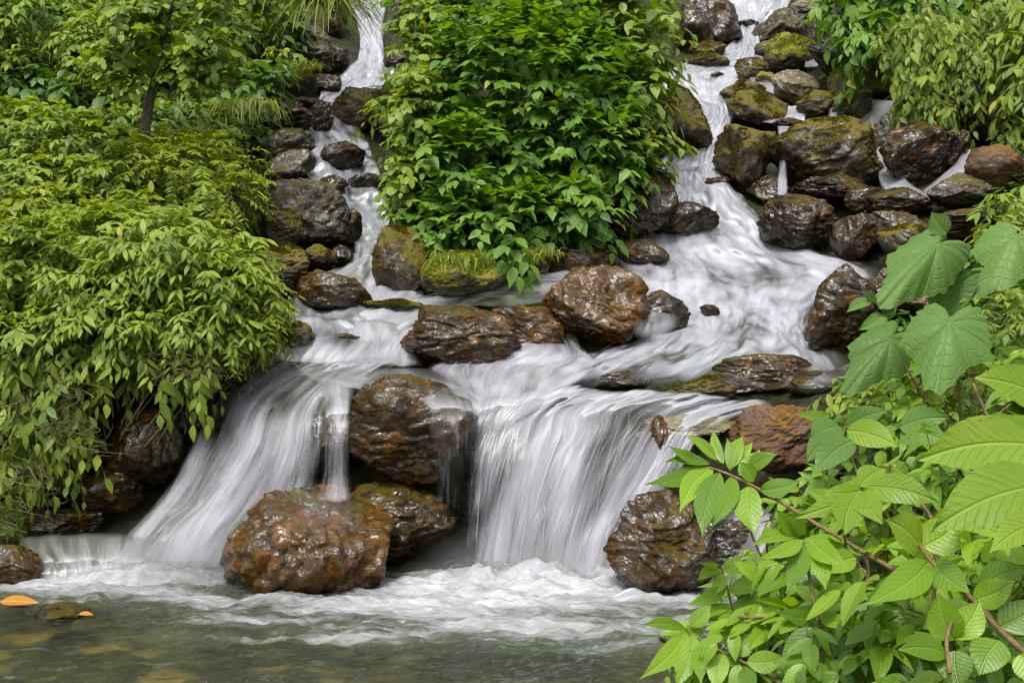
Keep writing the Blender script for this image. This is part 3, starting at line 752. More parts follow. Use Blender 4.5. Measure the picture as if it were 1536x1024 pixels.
sheet('stream_water', [[.5, (820, 425, .35), (900, 418, .4), (985, 440, .3)], [.55, (945, 440, .55), (985, 445, .5), (1020, 455, .35)], [.55, (940, 480, .55), (975, 490, .5), (1025, 490, .4)], [.5, (935, 520, .45), (970, 520, .45), (1020, 515, .4)]],
 'threads of water falling over the dark boulder right of the large brown one', strands=110, seed=18, lift=.08, relief=.02, edge=.4, ends=(.4, .3), slen=(.15, .4))
sheet('stream_water', [[.7, (1090, 85), (1130, 98), (1160, 108)], [.7, (1130, 125), (1152, 130), (1172, 128)], [.75, (1160, 140), (1178, 148), (1196, 150)]],
 'little rill between the small stones of the upper right stream', strands=50, seed=20, lift=.18, relief=.02, ends=(.2, .2), slen=(.15, .4))
sheet('stream_water', [[.6, (1240, 150), (1252, 148), (1262, 152)], [.65, (1240, 175, .1), (1250, 176, .1), (1258, 176, .1)], [.65, (1238, 195), (1248, 196), (1258, 195)]],
 'thin trickle between the cleft rock and the round brown mossy boulder', strands=30, seed=21, lift=.25, relief=.008, ends=(.2, .2), slen=(.1, .3), edge=.35)

def splash(name, rows, label, n, seed):
    """soft arcs of spray thrown out where a fall lands; rows: (X, y metres) along the foot"""
    rg = np.random.default_rng(seed)
    m = 10; t = np.linspace(0, 1, m)[None, :]
    x = rg.uniform(rows[0], rows[1], (n, 1)); y = rows[2] * 1.02 + rg.normal(0, .06, (n, 1))
    ln = rg.uniform(.08, .42, (n, 1)); hg = rg.uniform(.0, .16, (n, 1)) ** 1.3; a = rg.normal(-math.pi / 2, .6, (n, 1))
    P = np.stack([x + np.cos(a) * ln * t, y + np.sin(a) * ln * t, PZ + 4 * hg * t * (1 - t) + .03 * (1 - t)], -1)
    T = unit(np.gradient(P, axis=1)); S = unit(np.cross(T, np.array([0, -.6, .8])))
    w = (rg.uniform(.004, .02, (n, 1)) * np.sin(np.pi * np.clip(t * .9 + .05, 0, 1)))[..., None]
    V = np.stack([P - S * w, P, P + S * w], 2).reshape(-1, 3)
    i = (np.arange(n)[:, None] * m + np.arange(m - 1)[None]).ravel() * 3
    F = np.concatenate([np.stack([i, i + 1, i + 4, i + 3], 1), np.stack([i + 1, i + 2, i + 5, i + 4], 1)])
    op = (rg.uniform(.3, .62, (n, 1)) * np.sin(np.pi * np.clip(t * .9 + .08, 0, 1)))
    op = np.stack([op * 0, op, op * 0], 2).reshape(-1)
    fl = np.stack([np.repeat(rg.uniform(0, 30, n), m * 3) + np.tile([0, .02, .04], n * m), np.repeat(np.tile(t[0], n), 3), op], 1)
    return tag(mesh_obj(name, V, F, MAT['water'], {'flow': fl}), label, 'spray', kind='stuff')
splash('spray', (-.38, .80, 8.36), 'spray where the main waterfall meets the pool', 900, 1)
splash('spray', (-2.85, -1.75, 8.30), 'spray where the wide left waterfall meets the pool', 700, 2)

# the pool
def pool_mat():
    k = NT('pool_water')
    p = k.pos()
    a = k.attr('flow')
    sep = k.t.nodes.new('ShaderNodeSeparateXYZ'); k.t.links.new(a, sep.inputs[0])
    u, v, op = sep.outputs
    f1 = k.noise(k.vmul(p, (2.2, 6.5, 1)), 1.0, 6, 0.62, 0.8)
    f2 = k.noise(k.vmul(p, (9, 26, 1)), 1.0, 4, 0.6, 0.4)
    f = k.math('ADD', k.math('MULTIPLY', f1, 0.65), k.math('MULTIPLY', f2, 0.35))
    al = k.math('ADD', k.math('MULTIPLY', k.math('SUBTRACT', f, 0.5), 2.1), k.math('SUBTRACT', k.math('MULTIPLY', op, 1.5), 0.50))
    al = k.math('MULTIPLY', k.math('MINIMUM', k.math('MAXIMUM', al, 0.0), 1.0), k.ss(op, 0.02, 0.3))
    r1 = k.noise(k.vmul(p, (7, 15, 1)), 1.0, 4, 0.6, 1.2)
    r2 = k.noise(k.vmul(p, (22, 46, 1)), 1.0, 3, 0.6, 0.8)
    b = k.bump(k.math('ADD', r1, k.math('MULTIPLY', r2, 0.4)), 1.0, 0.07)
    tr = k.n('BsdfTransparent', {'Color': (0.88, 0.92, 0.66, 1)})
    murk = k.n('BsdfDiffuse', {'Color': (0.060, 0.074, 0.046, 1)})
    body = k.mixs(k.math('ADD', k.math('ADD', 0.02, k.math('MULTIPLY', k.ss(u, -2.4, 0.6), 0.22)), k.math('MULTIPLY', k.ss(op, 0.0, 0.4), 0.45)), tr, murk)
    gl = k.n('BsdfGlossy', {'Color': (1, 1, 1, 1), 'Roughness': 0.07, 'Normal': b})
    body = k.mixs(k.math('MULTIPLY', k.n('Fresnel', {'IOR': 1.33, 'Normal': b}), 0.85), body, gl)
    foam = k.n('BsdfDiffuse', {'Color': (0.47, 0.47, 0.50, 1), 'Normal': k.bump(f, 1.0, 0.10)})
    return k.done(k.mixs(k.math('MULTIPLY', al, 0.95), body, foam))
MAT['pool'] = pool_mat()

def build_pool():
    x = np.arange(-5.0, 3.6, 0.028)
    y = np.concatenate([np.arange(-2.5, 4.5, 0.12), np.arange(4.5, 9.4, 0.022)])
    XX, YY = np.meshgrid(x, y)
    pX = CX + FPX * XX / np.maximum(YY, 0.5); pY = CY + FPX * (CAMZ - PZ) / np.maximum(YY, 0.5)     # only used to read off where the foam lies
    q = np.stack([XX.ravel() * 2.0, YY.ravel() * 4.5, 0 * XX.ravel()], 1)
    wx = fbm(q * 0.6, 3, 31).reshape(XX.shape); wy = fbm(q * 0.6 + 9, 3, 32).reshape(XX.shape)
    pm = 1.5 / (CAMZ - PZ)                     # the table of foam patches was measured for another water level
    X0 = XX * pm + 0.16 * wx; Y0 = YY * pm + 0.16 * wy
    foam = np.zeros_like(XX)
    # (x, y, half-width, half-depth, strength) in metres on the pool surface
    for (cx, cyy, rx, ry, s) in [(0.2, 7.95, 1.05, 0.55, 1.12), (0.1, 7.35, 1.35, 0.50, .95), (-0.35, 6.85, 1.45, .45, .80), (0.2, 6.35, 1.35, .36, .66), (0.9, 7.1, 1.0, .45, .78), (-2.4, 7.95, 1.0, .55, 1.05), (-2.6, 7.35, .9, .42, .80), (-3.3, 7.9, 1.0, .35, .75), (-1.7, 6.95, .7, .28, .62), (-1.35, 6.5, .6, .22, .55), (1.25, 7.8, .6, .5, .8), (-.9, 6.05, .9, .15, .50), (.7, 5.95, .8, .15, .5), (-2.6, 6.9, .9, .18, .45)]:
        r2 = ((X0 - cx) / rx) ** 2 + ((Y0 - cyy) / ry) ** 2
        foam = np.maximum(foam, s * np.exp(-r2 * 0.9))
    foam *= 1 - 0.65 * sstep(8.25, 8.6, YY + .1 * wx)
    big = fbm(q * np.array([1.0, 1.0, 1]), 4, 33).reshape(XX.shape)
    rip = fbm(np.stack([XX.ravel() * 6, YY.ravel() * 13, 0 * XX.ravel()], 1), 3, 34).reshape(XX.shape)
    bil = fbm(np.stack([XX.ravel() * 3.2, YY.ravel() * 5.5, 0 * XX.ravel() + 4], 1), 4, 36, gain=.6).reshape(XX.shape)
    Z = 0.026 * big + 0.024 * rip + foam * (0.015 + 0.055 * bil) + (0.05 + .05 * bil) * (np.exp(-(((XX - .2) / .8) ** 2 + ((YY - 8.25) / .35) ** 2)) + np.exp(-(((XX + 2.5) / .6) ** 2 + ((YY - 8.15) / .35) ** 2)))
    P = np.stack([XX, YY, Z + PZ], -1).reshape(-1, 3)
    fl = np.stack([XX, YY, np.clip(foam, 0, 1.1)], -1).reshape(-1, 3)
    return tag(mesh_obj('pool_water', P, grid_faces(len(y), len(x)), MAT['pool'], {'flow': fl}), kind='structure')
build_pool()

# drifting spray above the feet of the falls
def build_mist():
    k = NT('fall_mist')
    p = k.pos()
    def blob(c, r, a):
        q = k.vmul(k.vadd(p, tuple(-v for v in c)), tuple(1 / v for v in r))
        d2 = k.n('VectorMath', {0: q, 1: q}, out=1, operation='DOT_PRODUCT')
        return k.math('MULTIPLY', k.math('POWER', k.math('MAXIMUM', k.math('SUBTRACT', 1.0, d2), 0.0), 1.5), a)
    d = k.math('ADD', blob((0.2, 8.15, PZ + .02), (1.0, .55, .42), 1.5), blob((-2.3, 8.1, PZ + .02), (.9, .55, .45), 1.3))
    d = k.math('ADD', d, blob((-1.27, 8.0, .33), (.3, .3, .25), .9))
    d = k.math('MULTIPLY', d, k.ss(k.noise(k.vmul(p, (1.6, 1.6, 2.4)), 1.0, 2), 0.25, 0.7))
    v = k.n('VolumePrincipled', {'Color': (0.95, 0.95, 0.97, 1), 'Density': d, 'Anisotropy': 0.2})
    k.t.links.new(v, k.out.inputs['Volume'])
    x0, x1, y0, y1, z0, z1 = -3.3, 1.35, 7.5, 8.75, PZ - .02, .62
    V = [(x, y, z) for x in (x0, x1) for y in (y0, y1) for z in (z0, z1)]
    o = mesh_obj('mist', V, [(0, 1, 3, 2), (4, 6, 7, 5), (0, 4, 5, 1), (2, 3, 7, 6), (0, 2, 6, 4), (1, 5, 7, 3)], k.m, smooth=False)
    return tag(o, 'pale spray drifting at the feet of the falls', 'mist', kind='stuff')
build_mist()
# ------------------------------------------------------------------ leaves, twigs, plants
def leaf_mat(name, dark, mid, light, yellow=(0.30, 0.26, 0.02), rough=0.42, trans=0.35, veins=9.0, spec=0.34, bumpd=0.006):
    """attributes: rnd = one random number a leaf, lco = (across -1..1, along 0..1, 0)"""
    k = NT(name)
    r = k.attr('rnd', 'Fac')
    l = k.attr('lco')
    sep = k.t.nodes.new('ShaderNodeSeparateXYZ'); k.t.links.new(l, sep.inputs[0])
    x, y, _ = sep.outputs
    ax = k.math('ABSOLUTE', x)
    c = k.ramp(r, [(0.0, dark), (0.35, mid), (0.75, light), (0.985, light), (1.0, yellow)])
    c = k.mix(k.math('MULTIPLY', k.noise(k.pos(), 6.0, 3), 0.35), c, dark)
    c = k.mix(k.math('MULTIPLY', k.ss(k.noise(k.vadd(k.pos(), (3, 7, 5)), 34, 4, 0.6), 0.665, 0.73), 0.55), c, (0.12, 0.085, 0.012))
    c = k.mix(k.math('MULTIPLY', k.ss(k.noise(k.vadd(k.pos(), (1, 2, 9)), 1.7, 3, 0.5), 0.45, 0.65), 0.22), c, light)
    ph = k.math('MULTIPLY', k.math('ADD', k.math('SUBTRACT', y, k.math('MULTIPLY', ax, 0.28)), k.math('MULTIPLY', k.noise(k.pos(), 14, 2), 0.10)), veins)
    tri = k.math('ABSOLUTE', k.math('SUBTRACT', k.math('FRACT', ph), 0.5))          # 0.5 on a side vein, 0 between
    side = k.ss(tri, 0.40, 0.5)
    rib = k.ss(ax, 0.10, 0.02)
    vein = k.math('MAXIMUM', rib, k.math('MULTIPLY', side, 0.55))
    c = k.mix(k.math('MULTIPLY', vein, 0.38), c, k.n('HueSaturation', {'Value': 1.7, 'Saturation': 0.85, 'Color': c}))
    h = k.math('SUBTRACT', k.math('MULTIPLY', k.math('SUBTRACT', 1.0, vein), 1.0), k.math('MULTIPLY', k.noise(k.pos(), 90, 2), 0.3))
    b = k.bump(h, 0.6, bumpd)
    ro = k.math('ADD', rough - 0.08, k.math('MULTIPLY', k.noise(k.pos(), 13, 2), 0.2))
    s = k.n('BsdfPrincipled', {'Base Color': c, 'Roughness': ro, 'Specular IOR Level': spec, 'Normal': b})
    t = k.n('BsdfTranslucent', {'Color': k.n('HueSaturation', {'Value': 1.5, 'Saturation': 1.1, 'Hue': 0.49, 'Color': c})})
    return k.done(k.mixs(trans, s, t))

MAT['leaf_shrub'] = leaf_mat('leaf_shrub', (0.038, 0.095, 0.010), (0.072, 0.172, 0.014), (0.149, 0.273, 0.024), yellow=(0.367, 0.383, 0.036))
MAT['leaf_bank'] = leaf_mat('leaf_bank', (0.069, 0.121, 0.011), (0.130, 0.214, 0.018), (0.226, 0.306, 0.029), yellow=(0.416, 0.348, 0.033))
MAT['leaf_fern'] = leaf_mat('leaf_fern', (0.094, 0.154, 0.008), (0.177, 0.252, 0.012), (0.271, 0.330, 0.018), yellow=(0.401, 0.330, 0.030))
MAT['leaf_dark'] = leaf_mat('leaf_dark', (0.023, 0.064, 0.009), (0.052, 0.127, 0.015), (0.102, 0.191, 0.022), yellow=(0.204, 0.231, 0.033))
MAT['leaf_front'] = leaf_mat('leaf_front', (0.067, 0.147, 0.009), (0.134, 0.257, 0.012), (0.218, 0.355, 0.020), yellow=(0.424, 0.414, 0.033), rough=0.36, trans=0.4, bumpd=0.004, spec=0.4)
MAT['leaf_broad'] = leaf_mat('leaf_broad', (0.070, 0.145, 0.026), (0.095, 0.185, 0.032), (0.120, 0.220, 0.038), yellow=(0.2, 0.32, 0.05), rough=0.5, trans=0.35, veins=6, bumpd=0.006)
MAT['leaf_light'] = leaf_mat('leaf_light', (0.11, 0.20, 0.010), (0.15, 0.255, 0.016), (0.20, 0.30, 0.024), yellow=(0.34, 0.40, 0.03), rough=0.40, trans=0.42, veins=11, bumpd=0.006)
MAT['grass'] = leaf_mat('grass_blade', (0.070, 0.110, 0.008), (0.13, 0.18, 0.014), (0.21, 0.25, 0.025), yellow=(0.30, 0.24, 0.06), veins=0.5)

def bark_mat(name, a, b_):
    k = NT(name)
    p = k.pos()
    n = k.noise(k.vmul(p, (1, 1, 0.35)), 60, 5, 0.6)
    return k.done(k.n('BsdfPrincipled', {'Base Color': k.ramp(n, [(0.35, a), (0.65, b_)]), 'Roughness': 0.7, 'Normal': k.bump(n, 0.6, 0.01)}))
MAT['bark'] = bark_mat('bark', (0.025, 0.018, 0.012), (0.11, 0.09, 0.06))
MAT['twig'] = bark_mat('twig', (0.03, 0.03, 0.008), (0.10, 0.085, 0.025))
MAT['stem'] = bark_mat('stem_brown', (0.06, 0.035, 0.012), (0.17, 0.11, 0.035))
MAT['stemgreen'] = bark_mat('stem_green', (0.10, 0.13, 0.015), (0.22, 0.25, 0.03))
MAT['root'] = bark_mat('dry_runner', (0.06, 0.045, 0.015), (0.20, 0.16, 0.06))

def leaf_template(kind):
    """-> co (m,3): across, along, lift; faces; lco"""
    if kind == 'ovate':      # broad, rounded base, drawn-out tip
        ys = [0, .12, .32, .55, .78, 1]; ws = [.10, .72, 1, .84, .42, .02]
    elif kind == 'lance':
        ys = [0, .15, .38, .62, .82, 1]; ws = [.10, .62, 1, .82, .42, .02]
    elif kind == 'round':
        ys = [0, .12, .35, .62, .85, 1]; ws = [.15, .8, 1, .95, .6, .05]
    elif kind == 'small':
        ys = [0, .4, 1]; ws = [.15, 1, .03]
    elif kind == 'blade':
        ys = [0, .2, .4, .6, .8, 1]; ws = [.8, 1, .9, .75, .45, .04]
    elif kind == 'fine':
        ys = [0, .35, .7, 1]; ws = [.15, 1, .8, .05]
    elif kind == 'big':
        ys = list(np.linspace(0, 1, 15)); ws = [0.06 + 0.94 * math.sin(math.pi * min(1, (y ** 0.72))) ** 0.85 if y < 1 else .01 for y in ys]
    xs = [-1, 0, 1] if kind != 'big' else list(np.linspace(-1, 1, 9))
    co, lco = [], []
    for iy, (y, w) in enumerate(zip(ys, ws)):
        for x in xs:
            ser = 0.0
            if kind == 'big' and abs(x) == 1 and 0 < iy < len(ys) - 1:
                ser = 0.04 * (iy % 2)
            co.append((x * w * (1 + ser), y, abs(x) * w)); lco.append((x * w, y, 0))
    return np.array(co), grid_faces(len(ys), len(xs)), np.array(lco)
_LT = {}
def LT(kind):
    if kind not in _LT: _LT[kind] = leaf_template(kind)
    return _LT[kind]

class Leaves:
    """collects leaves (and the twigs that carry them) of one plant"""
    def __init__(self): self.V, self.F, self.R, self.L, self.n = [], [], [], [], 0
    def add(self, kind, pos, d, nrm, length, width, fold, curl, rnd):
        co, f, lco = LT(kind)
        n = len(pos); m = len(co)
        if n == 0: return
        d = unit(d); nrm = unit(nrm - d * (nrm * d).sum(-1, keepdims=True)); side = np.cross(d, nrm)
        length = np.broadcast_to(length, n); width = np.broadcast_to(width, n); fold = np.broadcast_to(fold, n); curl = np.broadcast_to(curl, n)
        z = fold[:, None] * co[None, :, 2] * width[:, None] - curl[:, None] * (co[None, :, 1] ** 2) * length[:, None]
        V = pos[:, None, :] + d[:, None, :] * (co[None, :, 1] * length[:, None])[..., None] + side[:, None, :] * (co[None, :, 0] * width[:, None])[..., None] + nrm[:, None, :] * z[..., None]
        F = (f[None] + (np.arange(n) * m)[:, None, None]).reshape(-1, 4) + self.n
        self.V.append(V.reshape(-1, 3)); self.F.append(F); self.R.append(np.repeat(rnd, m)); self.L.append(np.tile(lco, (n, 1)))
        self.n += n * m
    def build(self, name, mat, parent):
        return mesh_obj(name, np.concatenate(self.V), np.concatenate(self.F), mat, {'rnd': np.concatenate(self.R), 'lco': np.concatenate(self.L)}, parent)

class Tubes:
    def __init__(self): self.V, self.F, self.n = [], [], 0
    def many(self, P, r, sides=4):
        """P (n, m, 3) polylines, r (n, m) radii"""
        n, m, _ = P.shape
        T = unit(np.gradient(P, axis=1))
        ref = np.where(np.abs(T[..., 2:3]) > 0.9, np.array([1.0, 0, 0]), np.array([0, 0, 1.0]))
        A = unit(np.cross(T, ref)); B = np.cross(T, A)
        a = np.linspace(0, 2 * np.pi, sides, endpoint=False)
        V = P[:, :, None, :] + r[:, :, None, None] * (A[:, :, None, :] * np.cos(a)[None, None, :, None] + B[:, :, None, :] * np.sin(a)[None, None, :, None])
        i = (np.arange(n)[:, None, None] * m + np.arange(m - 1)[None, :, None]) * sides
        j = np.arange(sides)[None, None, :]; j2 = (j + 1) % sides
        F = np.stack([i + j, i + j2, i + sides + j2, i + sides + j], -1).reshape(-1, 4) + self.n
        self.V.append(V.reshape(-1, 3)); self.F.append(F); self.n += n * m * sides
    def one(self, pts, r0, r1, sides=7, sub=6):
        pts = np.array(pts, dtype=float)
        P = crom(pts, np.linspace(0, len(pts) - 1, (len(pts) - 1) * sub + 1))
        self.many(P[None], np.linspace(r0, r1, len(P))[None], sides)
        return P
    def build(self, name, mat, parent):
        return mesh_obj(name, np.concatenate(self.V), np.concatenate(self.F), mat, None, parent)

UP = np.array([0, 0, 1.0])
def sprays(lv, tw, rg, o, d, k, S, Ll, ratio, kind, droop=0.5, leafdrop=0.35, spread=0.75, fold=0.18, curl=0.18, face=0.25, rbase=0.5, rvar=0.35, twr=0.0022, pair=False, sub=None):
    """twigs from points o along directions d, k leaves on each"""
    n = len(o)
    d = unit(d)
    S = S * rg.uniform(0.7, 1.3, (n, 1))
    def pt(t): return o + d * S * t - UP * (droop * S * t * t)
    m = 4
    if tw is not None:
        P = np.stack([pt(np.full((n, 1), t)) for t in np.linspace(0, 1, m)], 1)
        tw.many(P, np.full((n, m), twr) * np.linspace(1, 0.5, m)[None, :], 3)
    rb = np.clip(rbase + rg.normal(0, rvar * 0.6, n), 0, 1)
    Ls = Ll * rg.uniform(0.65, 1.3, n)
    for j in range(k):
        t = ((j + 1.0) / k) ** 0.85 if not pair else ((j // 2 + 1.0) / ((k + 1) // 2)) ** 0.9
        tt = np.clip(t + rg.uniform(-0.06, 0.06, (n, 1)), 0.05, 1)
        p = pt(tt)
        T = unit(d - UP * (2 * droop * tt))
        side = unit(np.cross(T, UP) + 1e-4); nm = np.cross(side, T)
        sg = 1 if j % 2 else -1
        term = 1.0 if (j == k - 1 and not pair) else 0.0
        ld = unit(T * (0.55 + term) + side * sg * spread * (1 - term) - UP * leafdrop + rg.normal(0, 0.22, (n, 3)))
        ln = unit(nm + UP * 0.3 + np.array([0, -1.0, 0]) * face + rg.normal(0, 0.28, (n, 3)))
        L = Ls * rg.uniform(0.7, 1.2, n) * (0.8 + 0.2 * math.sin(math.pi * min(t, 1)))
        lv.add(kind, p, ld, ln, L, L * ratio * 0.5 * rg.uniform(0.85, 1.15, n), fold * rg.uniform(0.4, 1.6, n), curl * rg.uniform(-0.2, 2.0, n), np.where(rg.uniform(size=n) < 0.006, 1.0, np.clip(rb + rg.normal(0, 0.14, n), 0, 0.97)))

def clump_points(rg, X, Y, rx, ry, D, rd, n, lo=0.55, back=0.25, lump=0.28, seed=0):
    """points in the outer part of a lumpy crown, with outward directions (local metres)"""
    u = unit(rg.normal(size=(n * 3, 3)))
    keep = (u[:, 1] < back) | (rg.uniform(size=len(u)) < 0.12)
    u = u[keep][:n]
    s = D / FPX
    c = at(X, Y, D)
    R = np.array([rx * s, rd, ry * s])
    lum = 1 + lump * 1.6 * fbm(u * 2.4 + seed, 3, 50 + seed)
    r = rg.uniform(lo, 1.0, len(u)) ** 0.6 * lum
    return c + u * R * r[:, None], unit(u / R), u

def plant(name, label, cat, clumps, kind, mat, L=28, ratio=0.6, k=6, S=1.9, n=1.0, droop=0.5, leafdrop=0.35, group=None, seed=1, base=None, stems=6, stem_mat='twig', up=0.25, hang=0.0, lo=0.55, back=0.25, lump=0.28, rbase=0.5, spread=0.75, face=0.25, fold=0.18, curl=0.18, twr=0.0018, rvar=0.42, runners=0):
    """a plant whose crown is made of lumpy clumps (X, Y, rx, ry, D, depth radius, density); L and S are leaf length in px and twig length in leaves"""
    rg = np.random.default_rng(seed * 101 + 3)
    X0 = np.mean([c[0] for c in clumps]); Yb = max(c[1] + c[3] * .8 for c in clumps); D0 = np.mean([c[4] for c in clumps])
    b = at(*base) if base else at(X0, Yb, D0 + 0.25)
    root = thing(name, b, label, cat, group)
    lv, tw, st = Leaves(), Tubes(), Tubes()
    for ci, c in enumerate(clumps):
        X, Y, rx, ry, D, rd = c[:6]
        den = c[6] if len(c) > 6 else 1.0
        s = D / FPX
        area = math.pi * rx * ry
        ns = max(14, int(n * den * 5.0 * area / (k * 0.55 * L * L * ratio)))
        o, nout, u = clump_points(rg, X, Y, rx, ry, D, rd, ns, lo, back, lump, seed * 7 + ci)
        d = nout * (1 - hang) + UP * up - UP * hang + rg.normal(0, 0.3, o.shape)
        Lw = L * s
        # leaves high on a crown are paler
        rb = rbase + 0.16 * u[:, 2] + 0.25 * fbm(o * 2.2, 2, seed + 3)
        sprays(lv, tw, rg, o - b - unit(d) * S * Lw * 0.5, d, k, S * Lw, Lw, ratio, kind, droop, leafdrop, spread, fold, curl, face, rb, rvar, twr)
        for q in range(runners):                   # bare runners that dangle below the leaves
            e = o[rg.integers(len(o))] - b
            ln_ = ry * s * rg.uniform(.5, 1.3)
            st.one([e + np.array([rg.normal(0, .05), -.02, 0]), e + np.array([rg.normal(0, .09), rg.normal(-.05, .04), -ln_ * .35]), e + np.array([rg.normal(0, .12), rg.normal(-.04, .05), -ln_ * .7]), e + np.array([rg.normal(0, .14), rg.normal(0, .05), -ln_])], .0035, .0015, 4, 5)
        for q in range(stems):
            e = (o[rg.integers(len(o))] - b) * rg.uniform(1.0, 1.12)
            m_ = e * 0.5 + rg.normal(0, 0.08, 3) + UP * 0.05
            st.one([np.array([rg.uniform(-.06, .06), rg.uniform(-.04, .04), -0.05]) + (at(X, Y + ry * .6, D + .1) - b) * 0.5, m_, e], 0.011, 0.003, 5, 5)
    lv.build('foliage', MAT[mat], root)
    tw.V += st.V; tw.F += [f + tw.n for f in st.F]; tw.n += st.n
    tw.build('stem', MAT[stem_mat], root)
    return root

def fronds(name, label, clumps, mat='leaf_fern', L=42, seed=1, n=1.0, leafl=0.3, hang=0.1, cat='fern', group='feathery green plants'):
    """feathery plants: arching fronds with many fine leaflets"""
    rg = np.random.default_rng(seed * 77 + 1)
    X0 = np.mean([c[0] for c in clumps]); Yb = max(c[1] + c[3] * .8 for c in clumps); D0 = np.mean([c[4] for c in clumps])
    b = at(X0, Yb, D0 + 0.2)
    root = thing(name, b, label, cat, group)
    lv, tw = Leaves(), Tubes()
    for ci, (X, Y, rx, ry, D, rd) in enumerate(clumps):
        s = D / FPX
        nf = int(n * math.pi * rx * ry * 8.0 / (L * L * 0.42))
        o, nout, u = clump_points(rg, X, Y, rx, ry, D, rd, nf, 0.5, 0.3, 0.3, seed * 3 + ci)
        d = unit(nout * 0.8 + np.array([0.35, 0, 0.35 - hang]) + rg.normal(0, 0.3, o.shape))
        sprays(lv, tw, rg, o - b - d * L * s * .5, d, 15, L * s, L * s * leafl, 0.26, 'fine', 0.55, 0.15, 0.9, 0.1, 0.15, 0.25, 0.5 + 0.2 * u[:, 2], 0.3, 0.0016, pair=True)
    lv.build('foliage', MAT[mat], root); tw.build('stem', MAT['stemgreen'], root)
    return root

def tuft(name, label, X, Y, D, w, h, n=120, seed=1, lean=(0, 0), hang=0.8, mat='grass', cat='grass tuft', group='grass tufts', bw=0.006):
    """a tuft of arching blades rooted at photo pixel (X, Y); w, h its spread and blade length in pixels"""
    rg = np.random.default_rng(seed * 57)
    s = D / FPX
    b = at(X, Y, D)
    root = thing(name, b, label, cat, group)
    P0 = np.stack([rg.uniform(-w, w, n) * s, rg.uniform(-.15, .15, n), rg.uniform(-.02, .04, n)], 1)
    d = unit(np.stack([rg.normal(lean[0], .5, n), rg.normal(-.35, .35, n), rg.uniform(.3, 1.0, n) + lean[1]], 1))
    L = h * s * rg.uniform(.55, 1.2, n)
    m = 8; t = np.linspace(0, 1, m)
    P = P0[:, None] + d[:, None] * (L[:, None] * t)[..., None] - UP * (hang * L[:, None] * t ** 2.2)[..., None]
    T = unit(np.gradient(P, axis=1)); S = unit(np.cross(T, UP + 1e-3))
    wd = (bw * rg.uniform(.6, 1.3, (n, 1)) * (np.sin(np.pi * np.clip(t * .85 + .12, 0, 1)) ** .7)[None])[..., None]
    V = np.stack([P - S * wd, P + S * wd], 2).reshape(-1, 3)
    i = (np.arange(n)[:, None] * m + np.arange(m - 1)[None]).ravel() * 2
    mesh_obj('blades', V, np.stack([i, i + 1, i + 3, i + 2], 1), MAT[mat], {'rnd': np.repeat(rg.uniform(0, 1, n), m * 2), 'lco': np.stack([np.tile([-1, 1], n * m), np.repeat(np.tile(t, n), 2), np.zeros(n * m * 2)], 1)}, root)
    return root

# --- the shrub on the rocks between the streams
plant('shrub', 'tall dense green shrub standing on the rocks between the two streams', 'shrub',
      [(790, 150, 165, 158, 12.6, 1.15), (705, 265, 112, 100, 12.1, .8), (870, 240, 105, 110, 12.2, .8), (755, 320, 105, 56, 11.6, .55), (680, 340, 72, 56, 11.6, .5), (860, 315, 52, 46, 11.6, .45), (800, 20, 180, 100, 13.4, 1.0), (640, 190, 50, 80, 12.5, .5, .9)],
      'ovate', 'leaf_shrub', L=23, ratio=0.60, k=6, S=2.2, n=1.6, seed=3, lump=.2, base=(780, 410, 11.9), droop=0.28, leafdrop=0.28, rbase=.52, face=.30, rvar=.35)
plant('leafy_shrub', 'pale small-leaved shrub along the left edge of the tall shrub by the left stream', 'shrub',
      [(630, 170, 38, 78, 12.0, .4), (618, 265, 36, 56, 11.8, .35), (640, 90, 50, 60, 12.6, .4), (655, 30, 60, 45, 13, .5)], 'round', 'leaf_bank', L=17, ratio=.62, k=6, S=2.6, seed=4, stems=4, base=(620, 340, 12.0))
plant('leafy_shrub', 'light green bush reaching over the white pool right of the tall shrub', 'shrub',
      [(960, 60, 62, 60, 12.9, .5), (950, 150, 50, 60, 12.6, .5), (900, 20, 80, 40, 13.2, .5), (985, 205, 22, 16, 12.2, .2, .6)], 'lance', 'leaf_bank', L=24, ratio=.5, k=6, S=2.3, seed=5, stems=4, base=(930, 250, 12.4))
plant('herb', 'small clump of hanging leaves at the foot of the shrub above the flat brown boulder', 'plant',
      [(758, 375, 30, 26, 11.2, .2)], 'ovate', 'leaf_shrub', L=34, ratio=.55, k=5, S=1.6, seed=6, stems=2, rbase=.7, leafdrop=.7)
plant('herb', 'small clump of leaves over the upright mossy boulder left of the bright green one', 'plant',
      [(650, 388, 28, 20, 11.3, .2)], 'ovate', 'leaf_shrub', L=28, ratio=.55, k=5, S=1.6, seed=7, stems=2, rbase=.7, leafdrop=.6)
plant('herb', 'young plant leaning over the rounded mossy boulder of the left stream', 'plant',
      [(582, 158, 34, 16, 12.6, .2)], 'ovate', 'leaf_bank', L=22, ratio=.5, k=5, S=2.0, seed=8, stems=2, rbase=.75)

